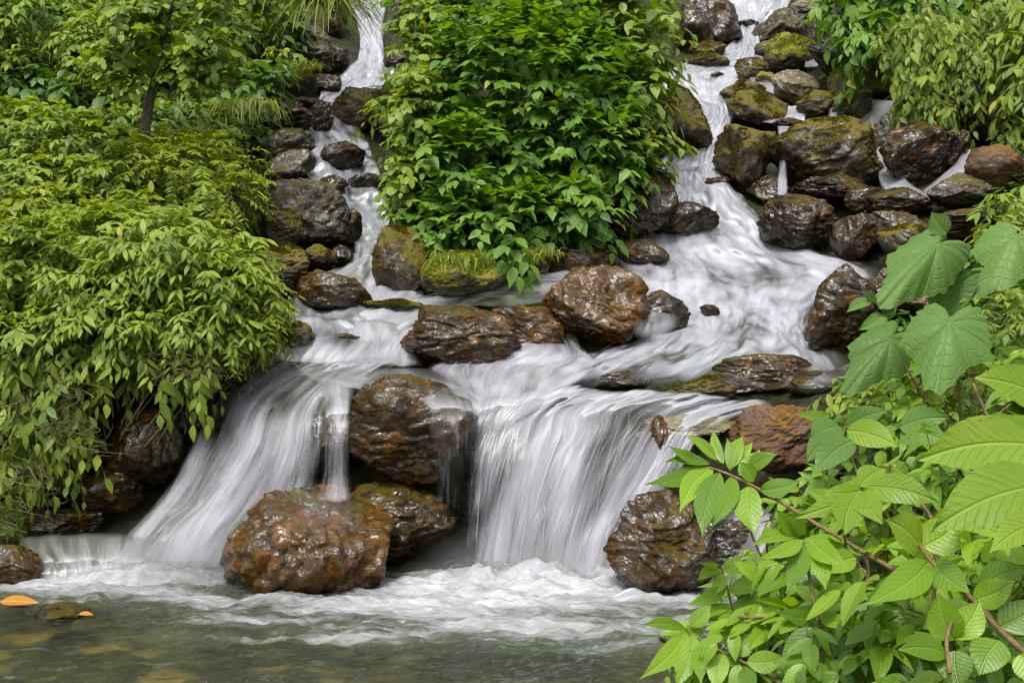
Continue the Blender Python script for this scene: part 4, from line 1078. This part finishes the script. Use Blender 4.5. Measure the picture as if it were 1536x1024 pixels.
# --- left bank
BANK = 'plants of the left bank'
plant('bank_plant', 'broad mound of drooping pale leaves on the left bank, hanging over the left fall', 'plant',
      [(270, 385, 120, 75, 9.5, .55), (330, 430, 80, 60, 9.3, .5), (200, 430, 110, 75, 9.4, .5), (255, 480, 100, 52, 9.2, .45), (325, 485, 62, 45, 9.15, .35), (150, 500, 80, 60, 9.2, .4), (385, 455, 34, 45, 9.4, .3)],
      'lance', 'leaf_bank', L=22, ratio=.33, k=7, S=2.2, seed=11, droop=.5, leafdrop=.38, up=.15, rbase=.70, group=BANK, face=.3, n=1.35)
plant('bank_plant', 'green leafy mound at the left edge behind the trailing plants', 'plant',
      [(50, 400, 100, 80, 9.7, .55), (40, 500, 100, 70, 9.4, .5), (120, 360, 90, 60, 10.0, .5)], 'lance', 'leaf_bank', L=20, ratio=.38, k=7, S=2.1, seed=12, droop=.5, leafdrop=.38, rbase=.55, group=BANK, face=.3, n=1.3)
plant('trailing_plant', 'curtain of trailing plants hanging to the water at the lower left', 'plant',
      [(40, 580, 80, 70, 9.2, .4), (110, 570, 56, 50, 9.1, .35), (50, 650, 56, 56, 9.0, .3, .8), (14, 715, 30, 46, 8.9, .2, .8), (110, 640, 30, 36, 9.0, .2, .6), (255, 530, 34, 26, 9.0, .2, .6), (300, 535, 22, 30, 9.0, .15, .6)],
      'lance', 'leaf_bank', L=25, ratio=.48, k=6, S=2.6, seed=13, droop=.6, leafdrop=.75, hang=.55, up=0, stem_mat='root', rbase=.5, group=BANK, n=.65, twr=.003, runners=26)
fronds('fern', 'bright feathery mound on the left bank beside the large grey brown boulder', [(300, 250, 95, 50, 10.9, .5), (345, 290, 58, 40, 10.6, .4), (240, 230, 70, 45, 11.1, .4)], seed=1)
fronds('fern', 'feathery yellow-green mound just behind the broad drooping mound', [(180, 340, 110, 45, 10.2, .4), (270, 365, 80, 40, 9.9, .4), (350, 395, 60, 40, 9.9, .35)], seed=2)
fronds('fern', 'feathery bright fringe at the right tip of the left bank above the left fall', [(385, 435, 50, 45, 9.45, .35), (370, 490, 44, 40, 9.25, .3), (405, 470, 30, 45, 9.35, .25), (320, 400, 70, 40, 9.6, .4)], seed=3, hang=.5)
plant('bank_bush', 'mid green bush with greyish leaves on the left bank below the sapling', 'bush',
      [(120, 220, 120, 60, 11.6, .6), (60, 280, 100, 60, 11.0, .5), (170, 280, 80, 50, 11.0, .5), (30, 200, 80, 50, 11.8, .5)], 'ovate', 'leaf_bank', L=16, ratio=.48, k=6, S=2.2, seed=14, rbase=.55, n=1.2, group=BANK)
plant('bank_bush', 'bright leafy bush at the upper left corner', 'bush',
      [(60, 30, 110, 50, 13.8, .7), (170, 70, 80, 60, 13.2, .6), (30, 95, 50, 30, 13.4, .4, .6), (-60, 60, 80, 80, 13.4, .6)], 'ovate', 'leaf_bank', L=15, ratio=.55, k=6, S=2.2, seed=15, rbase=.55, n=1.2, group=BANK)
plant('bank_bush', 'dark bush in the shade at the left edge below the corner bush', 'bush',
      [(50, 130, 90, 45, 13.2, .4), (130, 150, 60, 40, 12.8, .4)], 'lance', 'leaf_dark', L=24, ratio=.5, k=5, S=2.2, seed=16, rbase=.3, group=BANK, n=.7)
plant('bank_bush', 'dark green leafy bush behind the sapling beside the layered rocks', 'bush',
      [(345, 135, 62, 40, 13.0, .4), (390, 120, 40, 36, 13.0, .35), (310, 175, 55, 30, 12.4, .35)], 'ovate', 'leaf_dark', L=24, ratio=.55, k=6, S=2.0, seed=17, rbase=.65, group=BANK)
plant('bank_bush', 'light green bush along the top edge left of the grass tufts', 'bush',
      [(310, 25, 90, 50, 14.4, .6), (240, 60, 70, 50, 13.8, .5)], 'lance', 'leaf_bank', L=16, ratio=.5, k=6, S=2.2, seed=18, rbase=.55, group=BANK, n=1.3)
plant('bank_bush', 'low bush of narrow leaves in front of the layered rocks on the left bank', 'bush',
      [(360, 195, 45, 22, 12.2, .3), (250, 185, 80, 30, 11.9, .35)], 'lance', 'leaf_dark', L=22, ratio=.35, k=6, S=2.2, seed=19, rbase=.75, group=BANK, hang=.2)
plant('herb', 'small leafy sprig on the big grey boulder at upper left', 'plant', [(432, 82, 24, 14, 13.6, .15)], 'ovate', 'leaf_bank', L=18, ratio=.5, k=5, S=1.8, seed=20, stems=2, rbase=.6)

plant('bank_bush', 'leafy bush on the left bank between the sapling and the feathery mound', 'bush',
      [(250, 130, 70, 40, 12.8, .4), (200, 190, 70, 36, 12.0, .4), (300, 215, 60, 26, 11.6, .3)], 'ovate', 'leaf_bank', L=19, ratio=.5, k=6, S=2.1, seed=21, rbase=.5, group=BANK)
plant('bank_bush', 'bush with yellow-green tips between the mid bush and the broad drooping mound', 'bush',
      [(100, 310, 100, 40, 10.5, .4), (10, 330, 70, 50, 10.3, .4), (200, 320, 60, 30, 10.4, .3)], 'lance', 'leaf_fern', L=22, ratio=.42, k=6, S=2.1, seed=22, rbase=.35, group=BANK)

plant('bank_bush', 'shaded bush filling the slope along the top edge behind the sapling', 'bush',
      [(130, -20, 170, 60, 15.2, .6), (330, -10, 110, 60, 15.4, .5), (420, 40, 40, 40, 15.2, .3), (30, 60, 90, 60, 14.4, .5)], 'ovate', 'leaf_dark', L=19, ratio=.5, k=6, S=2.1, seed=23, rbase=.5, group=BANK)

# --- upper right bank
RB = 'plants of the right bank'
plant('bank_bush', 'green bush on the slope at the top right, above the grey rocks', 'bush',
      [(1285, 20, 50, 50, 14.8, .5), (1330, 60, 60, 50, 14.2, .5), (1260, 5, 40, 30, 15.0, .4), (1400, -10, 110, 60, 14.6, .6)], 'ovate', 'leaf_shrub', L=24, ratio=.5, k=6, S=2.0, seed=31, rbase=.6, group=RB, leafdrop=.5)
plant('trailing_plant', 'hanging curtain of light green plants above the dark rocks at upper right', 'plant',
      [(1400, 70, 75, 60, 13.4, .5), (1390, 130, 48, 50, 13.2, .35), (1460, 110, 60, 55, 13.2, .4), (1400, 180, 26, 36, 13.0, .2, .7), (1500, 50, 70, 60, 13.4, .5)],
      'lance', 'leaf_bank', L=19, ratio=.40, k=6, S=2.3, seed=32, droop=.6, leafdrop=.6, hang=.5, up=0, rbase=.5, group=RB, stem_mat='root', runners=14)
plant('trailing_plant', 'plants leaning in from the right edge above the reddish mossy boulder', 'plant',
      [(1530, 160, 36, 70, 12.6, .35), (1680, 120, 90, 110, 12.4, .6), (1640, 330, 60, 80, 10.8, .4), (1525, 240, 26, 50, 12.4, .25), (1560, 60, 60, 80, 12.8, .4), (1570, 300, 50, 60, 11.4, .4)], 'lance', 'leaf_bank', L=28, ratio=.36, k=5, S=2.0, seed=33, droop=.6, leafdrop=.5, hang=.3, rbase=.5, group=RB)
plant('bank_plant', 'narrow-leaved plants at the right edge below the reddish mossy boulder', 'plant',
      [(1520, 300, 34, 26, 10.9, .25), (1500, 340, 40, 18, 10.4, .2)], 'lance', 'leaf_bank', L=26, ratio=.3, k=6, S=2.2, seed=34, rbase=.6, group=RB)

# --- grass tufts
tuft('grass_tuft', 'long arching grass tuft at the top left of the left stream', 412, -4, 14.2, 46, 80, 420, 1, bw=.010)
tuft('grass_tuft', 'straw-tinged hanging grass tuft beside the upper left fall', 486, 4, 14.2, 34, 90, 380, 2, lean=(.3, -.3), bw=.010)
tuft('grass_tuft', 'small yellow-green grass tuft on the rounded boulder by the upper left fall', 462, 104, 13.4, 22, 26, 90, 3)
tuft('grass_tuft', 'grass tuft on the dark layered rock left of the left stream', 372, 164, 12.0, 40, 50, 260, 4, hang=1.1)
tuft('grass_tuft', 'grass tuft growing on the bright green mossy boulder in front of the shrub', 690, 392, 10.55, 40, 40, 220, 5, hang=1.0)
tuft('grass_tuft', 'thin grass tuft between the shrub and the flat brown boulder', 815, 385, 10.7, 26, 34, 120, 6)
tuft('grass_tuft', 'short grass tuft beside the yellow-green mossy boulder at the top right', 1222, 34, 15.2, 14, 24, 60, 7)

# --- sapling
def sapling():
    D = 10.9
    b = at(218, 195, D)
    root = thing('sapling_tree', b, 'slender sapling with a leaning brown trunk on the left bank', 'tree')
    rg = np.random.default_rng(5)
    q = lambda X, Y, dd=0.0: at(X, Y, D + dd) - b
    tr = Tubes()
    tr.one([q(216, 205), q(222, 165), q(232, 120), q(244, 78), q(246, 40), q(262, 0), q(275, -60), q(280, -120)], .050, .016, 9, 6)
    tr.build('trunk', MAT['bark'], root)
    ends = []
    for pts, r in [(((240, 112), (262, 92), (290, 72), (330, 55)), .018), (((244, 80), (222, 62), (205, 40), (190, 5)), .016), (((246, 50), (228, 20), (222, -30)), .018), (((240, 105), (215, 95), (180, 100), (150, 112)), .012), (((262, 0), (310, -20), (360, -50)), .02),
                   (((255, 20), (290, 10), (340, 20)), .013), (((235, 118), (270, 112), (320, 118)), .010)]:
        P = [q(x, y, -.12 * i) for i, (x, y) in enumerate(pts)]
        tb = Tubes(); C = tb.one(P, r, r * .3, 6, 6); tb.build('branch', MAT['bark'], root)
        ends.append(C)
    lv, tw = Leaves(), Tubes()
    O = np.concatenate([c[len(c) // 2:] for c in ends])
    O = np.repeat(O, 6, 0) + rg.normal(0, .10, (len(O) * 6, 3)) + np.array([0, .08, 0])
    sprays(lv, tw, rg, O, rg.normal(0, .7, O.shape) + np.array([0, -.3, .15]), 5, .22, .105, .66, 'round', .4, .35, .8, .15, .15, .4, .5, .4)
    lv.build('foliage', MAT['leaf_bank'], root); tw.build('twig', MAT['bark'], root)
sapling()

# low leaves that cover the soil of both banks, also beyond the frame
def ground_cover():
    rg = np.random.default_rng(99)
    P = []
    for (xa, xb, ya, yb, n) in [(-500, 330, -120, 470, 2600), (-500, 120, 470, 760, 700), (1480, 2000, -120, 420, 1500), (1560, 2000, 420, 1000, 900), (1340, 1480, -120, 60, 350), (640, 940, -120, 330, 700), (250, 460, -120, 30, 300), (1330, 1540, 430, 560, 260), (1330, 1560, 560, 1000, 500)]:
        X = rg.uniform(xa, xb, n); Y = rg.uniform(ya, yb, n)
        P.append(at(X, Y, DM(X, Y) + .16))
    o = np.concatenate(P)
    lv, tw = Leaves(), Tubes()
    d = np.stack([rg.normal(0, .5, len(o)), rg.normal(-.5, .4, len(o)), rg.uniform(.3, 1, len(o))], 1)
    sprays(lv, tw, rg, o, d, 6, .26, .115, .5, 'ovate', .4, .25, .8, .18, .2, .25, .4, .5)
    ob = lv.build('ground_cover', MAT['leaf_dark'], None)
    tag(ob, 'low dark green leaves covering the soil of the banks', 'ground cover', kind='stuff')
ground_cover()
# ------------------------------------------------------------------ foreground plants at the right
def big_leaf(root, b, X0, Y0, X1, Y1, D0, D1, w, mat='leaf_front', face=0.75, curl=0.10, fold=0.12, roll=0.0, kind='ovate', seed=0, rnd=0.5, label=None):
    """one modelled leaf from its foot at photo pixel (X0, Y0) to its tip at (X1, Y1); w its half-width in pixels"""
    rg = np.random.default_rng(seed + int(X0 * 7 + Y0 * 13))
    p0 = at(X0, Y0, D0); p1 = at(X1, Y1, D1)
    ax = p1 - p0; L = np.linalg.norm(ax); d = ax / L
    view = unit(-(p0 + p1) / 2 + np.array([0, 0, CAMZ]))
    n = unit(view * face + UP * (1 - face) + np.cross(d, view) * roll)
    n = unit(n - d * (n @ d)); s = np.cross(d, n)
    W = w * (D0 + D1) / 2 / FPX
    nu, nv = 15, 33
    if kind == 'heart':
        # polar leaf round the point where the stalk joins
        nr, na = 12, 73
        a = np.linspace(-math.pi, math.pi, na); r = np.linspace(0, 1, nr)
        lobes = 1 + 0.05 * np.abs(np.sin(a * 9.5)) + 0.035 * np.sin(a * 26 + seed)
        out = (0.60 + 0.40 * np.exp(-(a / 0.42) ** 2) + 0.12 * np.exp(-((np.abs(a) - 1.15) / .32) ** 2)) * lobes * (1 - 0.62 * np.exp(-((math.pi - np.abs(a)) / .28) ** 2))
        A, Rr = np.meshgrid(a, r)
        O = out[None, :] * Rr
        y = 0.32 * L + O * np.cos(A) * L * 0.68; x = O * np.sin(A) * W * 1.32
        vein = np.cos(A * 4.5) ** 2
        z = 0.025 * L * np.abs(np.sin(A * 4.5)) * Rr + 0.012 * L * np.sin(A * 22 + 6 * Rr) * Rr ** 2 - curl * L * (Rr ** 2) + fold * np.abs(x) * .5 + 0.02 * L * np.sin(A * 3 + seed) * Rr
        V = p0 + y[..., None] * d + x[..., None] * s + z[..., None] * n
        lco = np.stack([np.sin(A * 4.5) * .5 * np.minimum(1, Rr * 3), Rr * 1.0, 0 * A], -1)
        F = grid_faces(nr, na)
    else:
        v = np.linspace(0, 1, nv); u = np.linspace(-1, 1, nu)
        if kind == 'ovate': prof = np.sin(np.pi * v ** 0.74) ** 0.82
        elif kind == 'lance': prof = np.sin(np.pi * v ** 0.80) ** 1.05
        else: prof = np.sin(np.pi * v ** 0.66) ** 0.75
        prof = prof * (1 - 0.35 * sstep(.72, 1, v)) + .012
        ser = 1 + 0.03 * np.abs(((v * 15) % 1) - .5) * 2
        U, Vv = np.meshgrid(u, v)
        x = U * (prof * ser)[:, None] * W
        bend = 0.06 * math.copysign(1, rg.normal()) * np.sin(np.pi * Vv)
        y = Vv * L
        x = x + bend * L
        sv = (Vv - np.abs(U) * 0.25) * 9
        z = fold * np.abs(U * prof[:, None]) * W - curl * L * (Vv - .25) ** 2 * 1.3 - 0.045 * W * np.cos(2 * np.pi * sv) * np.abs(U) ** .5 * prof[:, None] \
            + 0.05 * W * np.sin(Vv * 9 + rg.uniform(0, 6)) * np.abs(U) ** 2 + 0.07 * W * np.sin(Vv * 4.5 + rg.uniform(0, 6)) * U
        V = p0 + y[..., None] * d + x[..., None] * s + z[..., None] * n
        lco = np.stack([U * prof[:, None], Vv, 0 * U], -1); F = grid_faces(nv, nu)
    V = V.reshape(-1, 3) - b
    o = mesh_obj('leaf', V, F, MAT[mat], {'rnd': np.full(len(V), rnd), 'lco': lco.reshape(-1, 3)}, root)
    return o

def shoot(name, label, base, stems, leaves, mat='leaf_front', stem_mat='stem', cat='plant', group='leafy plants in the right foreground'):
    """base (X, Y, D); stems: [(points (X, Y, D)..., r0, r1)]; leaves: big_leaf arguments"""
    b = at(*base)
    root = thing(name, b, label, cat, group)
    for st in stems:
        t = Tubes(); t.one([at(*p) - b for p in st[:-2]], st[-2], st[-1], 8, 6); t.build('stem', MAT[stem_mat], root)
    for i, lf in enumerate(leaves):
        a, kw = (lf[:-1], lf[-1]) if isinstance(lf[-1], dict) else (lf, {})
        kw = dict(kw); kw.setdefault('mat', mat); kw.setdefault('rnd', random.uniform(.05, .95))
        big_leaf(root, b, *a, **kw)
    return root

# heart-shaped leaves on tall stalks. leaf: foot X, Y, tip X, Y, D foot, D tip, half-width
HT = dict(kind='heart', curl=.16, fold=-.12)
shoot('large_leaved_plant', 'plant with the highest heart-shaped leaf, before the long brown boulder', (1500, 620, 5.6),
      [((1500, 620, 5.6), (1470, 480, 5.5), (1425, 400, 5.35), (1408, 390, 5.3), .009, .006)],
      [(1440, 335, 1330, 440, 5.35, 5.05, 56, dict(HT, seed=1)), (1420, 350, 1398, 318, 5.3, 5.3, 16, dict(kind='ovate'))], mat='leaf_broad', stem_mat='stemgreen')
shoot('large_leaved_plant', 'plant with a heart-shaped grey-green leaf cut by the right edge', (1560, 560, 5.2),
      [((1560, 560, 5.2), (1545, 420, 5.15), (1524, 362, 5.1), .009, .006)],
      [(1535, 325, 1500, 420, 5.1, 4.9, 62, dict(HT, seed=2)), (1400, 470, 1470, 405, 5.4, 5.3, 30, dict(kind='ovate')), (1500, 410, 1440, 450, 5.4, 5.3, 24, dict(kind='ovate'))], mat='leaf_broad', stem_mat='stemgreen')
shoot('large_leaved_plant', 'plant with two overlapping heart-shaped leaves, the broadest in the picture', (1452, 700, 4.8),
      [((1452, 700, 4.8), (1442, 640, 4.75), (1434, 540, 4.7), (1418, 500, 4.62), .008, .005), ((1452, 700, 4.8), (1400, 620, 4.8), (1332, 505, 4.85), .007, .005)],
      [(1432, 445, 1405, 572, 4.68, 4.45, 72, dict(HT, seed=3)), (1362, 478, 1275, 575, 4.9, 4.7, 50, dict(HT, seed=4))], mat='leaf_broad', stem_mat='stem')
shoot('young_shoot', 'slender shoot with three small leaves left of the heart-shaped leaves', (1362, 520, 5.3),
      [((1362, 520, 5.3), (1335, 480, 5.2), (1308, 448, 5.1), .005, .003)],
      [(1308, 450, 1272, 466, 5.1, 5.0, 9, dict(kind='lance')), (1312, 452, 1300, 436, 5.1, 5.05, 8, dict(kind='lance')), (1325, 470, 1290, 492, 5.15, 5.05, 12), (1330, 475, 1345, 455, 5.15, 5.1, 10)], mat='leaf_broad', stem_mat='stemgreen')

# the shoot over the water in the centre right
A = dict(kind='lance')
shoot('leafy_shoot', 'arching shoot with a star of narrow leaves hanging over the main fall', (1370, 870, 3.5),
      [((1370, 870, 3.5), (1325, 845, 3.6), (1240, 795, 3.8), (1150, 740, 3.95), (1095, 712, 4.05), (1060, 700, 4.1), .009, .004), ((1095, 712, 4.05), (1112, 760, 4.0), (1140, 830, 3.95), (1180, 895, 3.9), .004, .004)],
      [(1060, 700, 972, 722, 4.1, 3.95, 15, A), (1050, 690, 1006, 668, 4.1, 4.0, 9, A), (1068, 700, 1022, 762, 4.1, 3.9, 18, A), (1080, 708, 1055, 800, 4.05, 3.85, 20, A), (1100, 712, 1068, 785, 4.05, 3.85, 14, A),
       (1122, 728, 1132, 800, 4.0, 3.85, 21, A), (1108, 712, 1140, 672, 4.05, 4.1, 13, A), (1100, 700, 1115, 650, 4.1, 4.2, 12, A), (1085, 695, 1070, 640, 4.1, 4.2, 8, A), (1075, 690, 1030, 650, 4.1, 4.1, 8, A), (1120, 705, 1165, 680, 4.05, 4.0, 13, A),
       (1090, 700, 1130, 660, 4.15, 4.2, 10, A), (1130, 722, 1110, 692, 4.0, 4.0, 12, A), (1140, 735, 1200, 720, 3.95, 3.9, 15, A), (1065, 695, 1000, 690, 4.1, 4.0, 9, A), (1095, 705, 1090, 655, 4.1, 4.15, 9, A)])
shoot('leafy_shoot', 'upright shoot with seven leaves hanging down from its tip', (1245, 985, 3.25),
      [((1245, 985, 3.25), (1228, 940, 3.3), (1215, 870, 3.35), (1206, 812, 3.4), .007, .004), ((1228, 930, 3.3), (1300, 900, 3.3), .004, .003)],
      [(1204, 808, 1142, 832, 3.4, 3.25, 12, A), (1200, 812, 1180, 885, 3.4, 3.25, 17, A), (1214, 815, 1238, 880, 3.4, 3.25, 17, A), (1216, 808, 1268, 845, 3.4, 3.25, 17, A), (1202, 804, 1165, 762, 3.4, 3.35, 13, A), (1198, 802, 1130, 815, 3.4, 3.3, 11, A), (1208, 800, 1180, 770, 3.4, 3.35, 12, dict(kind='lance', mat='leaf_light')),
       (1225, 925, 1165, 915, 3.3, 3.2, 14, A), (1230, 935, 1180, 970, 3.3, 3.15, 16, A), (1228, 920, 1280, 935, 3.3, 3.2, 12, A)])
# broad pale leaves
P_ = dict(kind='ovate', mat='leaf_light')
shoot('pale_leaved_plant', 'foreground plant with one long arching pale leaf and a pair of round ribbed leaves', (1400, 900, 3.0),
      [((1400, 900, 3.0), (1405, 800, 3.0), (1375, 745, 3.05), (1350, 715, 3.1), .006, .004), ((1400, 880, 3.0), (1340, 790, 3.0), (1292, 732, 2.95), .006, .004)],
      [(1354, 716, 1206, 752, 3.1, 2.9, 30, dict(P_, curl=.22, face=.6)), (1292, 735, 1268, 795, 2.95, 2.8, 28, dict(P_, fold=.2)), (1294, 735, 1322, 778, 2.95, 2.8, 22, dict(P_, fold=.2)), (1290, 728, 1330, 700, 2.95, 3.0, 18, P_), (1300, 730, 1405, 750, 2.95, 2.85, 24, P_), (1288, 736, 1240, 735, 2.95, 2.9, 14, P_)])
shoot('pale_leaved_plant', 'plant with very broad pale ribbed leaves cut by the right edge', (1590, 860, 2.8),
      [((1590, 860, 2.8), (1540, 700, 2.8), (1490, 640, 2.85), (1460, 575, 2.9), .006, .004)],
      [(1560, 668, 1384, 685, 2.8, 2.75, 44, dict(P_, curl=.1)), (1590, 725, 1404, 788, 2.7, 2.6, 50, dict(P_, curl=.12)), (1580, 605, 1468, 562, 2.9, 2.85, 34, dict(P_, face=.6)), (1570, 640, 1462, 628, 2.85, 2.8, 20, dict(P_, curl=.05)), (1580, 780, 1490, 822, 2.6, 2.5, 26, P_)])
# glossy shoot in the corner
G_ = dict(kind='ovate')
shoot('leafy_shoot', 'glossy-leaved shoot slanting across the lower right corner', (1545, 985, 2.55),
      [((1545, 985, 2.55), (1500, 945, 2.6), (1455, 895, 2.65), (1400, 845, 2.7), (1378, 815, 2.75), .008, .004), ((1425, 1010, 2.5), (1420, 960, 2.55), (1428, 930, 2.6), .005, .004)],
      [(1382, 822, 1334, 778, 2.75, 2.7, 30, dict(kind='ovate', mat='leaf_light', roll=.2)), (1392, 843, 1308, 895, 2.7, 2.55, 26, dict(G_, curl=.15)), (1385, 820, 1440, 780, 2.75, 2.75, 30, G_), (1400, 845, 1452, 885, 2.7, 2.6, 24, G_), (1430, 960, 1408, 890, 2.6, 2.6, 26, dict(G_, fold=.3)), (1432, 958, 1470, 900, 2.6, 2.62, 24, dict(G_, fold=.3)), (1420, 978, 1352, 972, 2.55, 2.5, 20, dict(G_, rnd=.1)),
       (1432, 975, 1440, 1030, 2.55, 2.5, 26, dict(G_, rnd=.0)), (1500, 940, 1560, 900, 2.6, 2.6, 26, G_), (1460, 900, 1520, 870, 2.65, 2.6, 22, G_), (1470, 880, 1540, 850, 2.65, 2.6, 22, dict(G_, rnd=.1)), (1500, 960, 1470, 1010, 2.55, 2.5, 28, dict(G_, rnd=.2)), (1530, 980, 1560, 1030, 2.5, 2.45, 24, G_)])
shoot('leafy_shoot', 'low shoot reaching out over the pool at the lower right', (1180, 1030, 3.6),
      [((1180, 1030, 3.6), (1120, 995, 3.7), (1060, 965, 3.85), (1028, 942, 3.95), .006, .003)],
      [(1028, 942, 966, 936, 3.95, 3.85, 10, A), (1030, 946, 962, 1012, 3.95, 3.75, 16, A), (1040, 950, 1012, 1030, 3.9, 3.75, 16, A), (1035, 940, 1065, 905, 3.95, 3.95, 13, A), (1060, 962, 1052, 1020, 3.85, 3.7, 16, A), (1062, 958, 1105, 930, 3.85, 3.85, 15, A), (1085, 978, 1075, 1035, 3.75, 3.65, 16, A), (1090, 976, 1140, 950, 3.75, 3.75, 17, A), (1120, 992, 1180, 985, 3.65, 3.6, 17, A), (1120, 998, 1130, 1040, 3.65, 3.55, 14, A)])
shoot('leafy_shoot', 'upright leafy shoot beside the low stones under the water at the lower right', (1110, 960, 4.1),
      [((1110, 960, 4.1), (1098, 910, 4.15), (1085, 860, 4.2), (1078, 845, 4.2), .005, .003)],
      [(1078, 846, 1052, 842, 4.2, 4.1, 6, A), (1080, 852, 1048, 868, 4.2, 4.1, 9, A), (1082, 856, 1070, 892, 4.2, 4.1, 11, A), (1084, 856, 1115, 832, 4.2, 4.2, 11, A), (1090, 880, 1030, 905, 4.15, 4.05, 11, A), (1092, 882, 1140, 882, 4.15, 4.05, 14, A), (1096, 905, 1040, 925, 4.15, 4.0, 13, A), (1098, 905, 1150, 920, 4.15, 4.0, 15, A), (1100, 925, 1075, 960, 4.1, 4.0, 14, A)])
shoot('leafy_shoot', 'plant with blue-green leaves beside the orange-brown mossy boulder', (1290, 720, 4.4),
      [((1290, 720, 4.4), (1265, 660, 4.45), (1240, 640, 4.5), .005, .003)],
      [(1262, 640, 1215, 655, 4.5, 4.4, 22, dict(G_, mat='leaf_broad')), (1268, 640, 1330, 615, 4.5, 4.4, 16, dict(G_, mat='leaf_broad')), (1258, 650, 1212, 688, 4.45, 4.3, 18, dict(G_, mat='leaf_broad')), (1270, 645, 1345, 668, 4.45, 4.3, 22, dict(G_, mat='leaf_light')), (1280, 660, 1225, 706, 4.4, 4.25, 22, dict(G_, mat='leaf_broad')), (1245, 622, 1195, 618, 4.6, 4.5, 9, A), (1350, 640, 1420, 625, 4.5, 4.4, 22, dict(G_, mat='leaf_broad')), (1350, 650, 1420, 660, 4.5, 4.3, 22, dict(G_, mat='leaf_broad'))], stem_mat='stemgreen')

# the leafy mass of the right bank behind those
RF = 'leafy plants in the right foreground'
plant('undergrowth_plant', 'mass of mid-sized leaves filling the lower right bank', 'plant',
      [(1330, 860, 150, 110, 3.75, .45), (1210, 930, 120, 90, 3.9, .4), (1130, 970, 90, 60, 3.95, .3), (1300, 970, 150, 90, 3.35, .35), (1450, 900, 130, 110, 3.2, .4), (1480, 1000, 110, 70, 2.9, .3), (1660, 880, 120, 140, 3.2, .4)],
      'big', 'leaf_front', L=58, ratio=.46, k=5, S=1.7, n=.85, seed=41, group=RF, rbase=.35, face=.5, droop=.5, leafdrop=.4, stem_mat='stem', twr=.0025, stems=3)
plant('undergrowth_plant', 'smaller-leaved plants on the right bank under the heart-shaped leaves', 'plant',
      [(1450, 600, 110, 90, 5.3, .5), (1350, 660, 90, 70, 5.0, .45), (1480, 700, 100, 70, 4.2, .4), (1330, 760, 90, 60, 4.4, .4), (1230, 740, 60, 40, 4.8, .3), (1180, 760, 50, 36, 5.0, .3), (1640, 600, 110, 120, 4.9, .5)],
      'ovate', 'leaf_front', L=34, ratio=.48, k=5, S=1.8, n=1.0, seed=42, group=RF, rbase=.4, face=.5, leafdrop=.4, stem_mat='stem', stems=3)
plant('undergrowth_plant', 'fine-leaved plants on the bank between the heart-shaped leaves and the right edge', 'plant',
      [(1490, 480, 70, 60, 6.3, .4), (1410, 560, 60, 40, 5.9, .4), (1320, 600, 60, 34, 6.0, .3), (1285, 590, 40, 40, 6.3, .25)],
      'lance', 'leaf_bank', L=22, ratio=.4, k=6, S=2.2, n=.8, seed=43, group=RF, rbase=.6, stems=3)
plant('undergrowth_plant', 'small-leaved ground plants at the water edge of the lower right bank', 'plant',
      [(1120, 900, 50, 50, 4.6, .25), (1180, 850, 60, 50, 4.6, .3), (1080, 980, 60, 40, 4.2, .2)],
      'ovate', 'leaf_front', L=28, ratio=.5, k=6, S=2.0, n=.7, seed=44, group=RF, rbase=.5, stems=3)

# two yellow leaves lying by the flat stone in the pool
def fallen_leaf(X, Y, rx, rot, label):
    D = (CAMZ - PZ - 0.03) * FPX / (Y - CY)
    c = at(X, Y, D); s = D / FPX; h = rx * s
    root = thing('fallen_leaf', c, label, 'leaf', 'yellow leaves at the pool')
    lv = Leaves()
    d = np.array([[math.cos(rot), math.sin(rot), 0.02]])
    lv.add('big', -d * h + np.array([[0, 0, .012]]), d, np.array([[0, -.25, 1.0]]), 2 * h, .62 * h, .15, .08, np.array([.5]))
    lv.build('blade', MAT['yellow'], root)
    t = Tubes(); t.one([-d[0] * h * 1.35, -d[0] * h + np.array([0, 0, .012])], .003, .003, 5, 4); t.build('stalk', MAT['stem'], root)
MAT['yellow'] = leaf_mat('leaf_yellow', (0.30, 0.12, 0.012), (0.36, 0.15, 0.015), (0.44, 0.21, 0.025), yellow=(0.5, 0.28, 0.04), trans=.2)
fallen_leaf(29, 904, 27, .1, 'large orange-yellow fallen leaf at the left edge of the pool')
fallen_leaf(129, 923, 11, -.2, 'small orange-yellow fallen leaf on the right end of the flat pool stone')
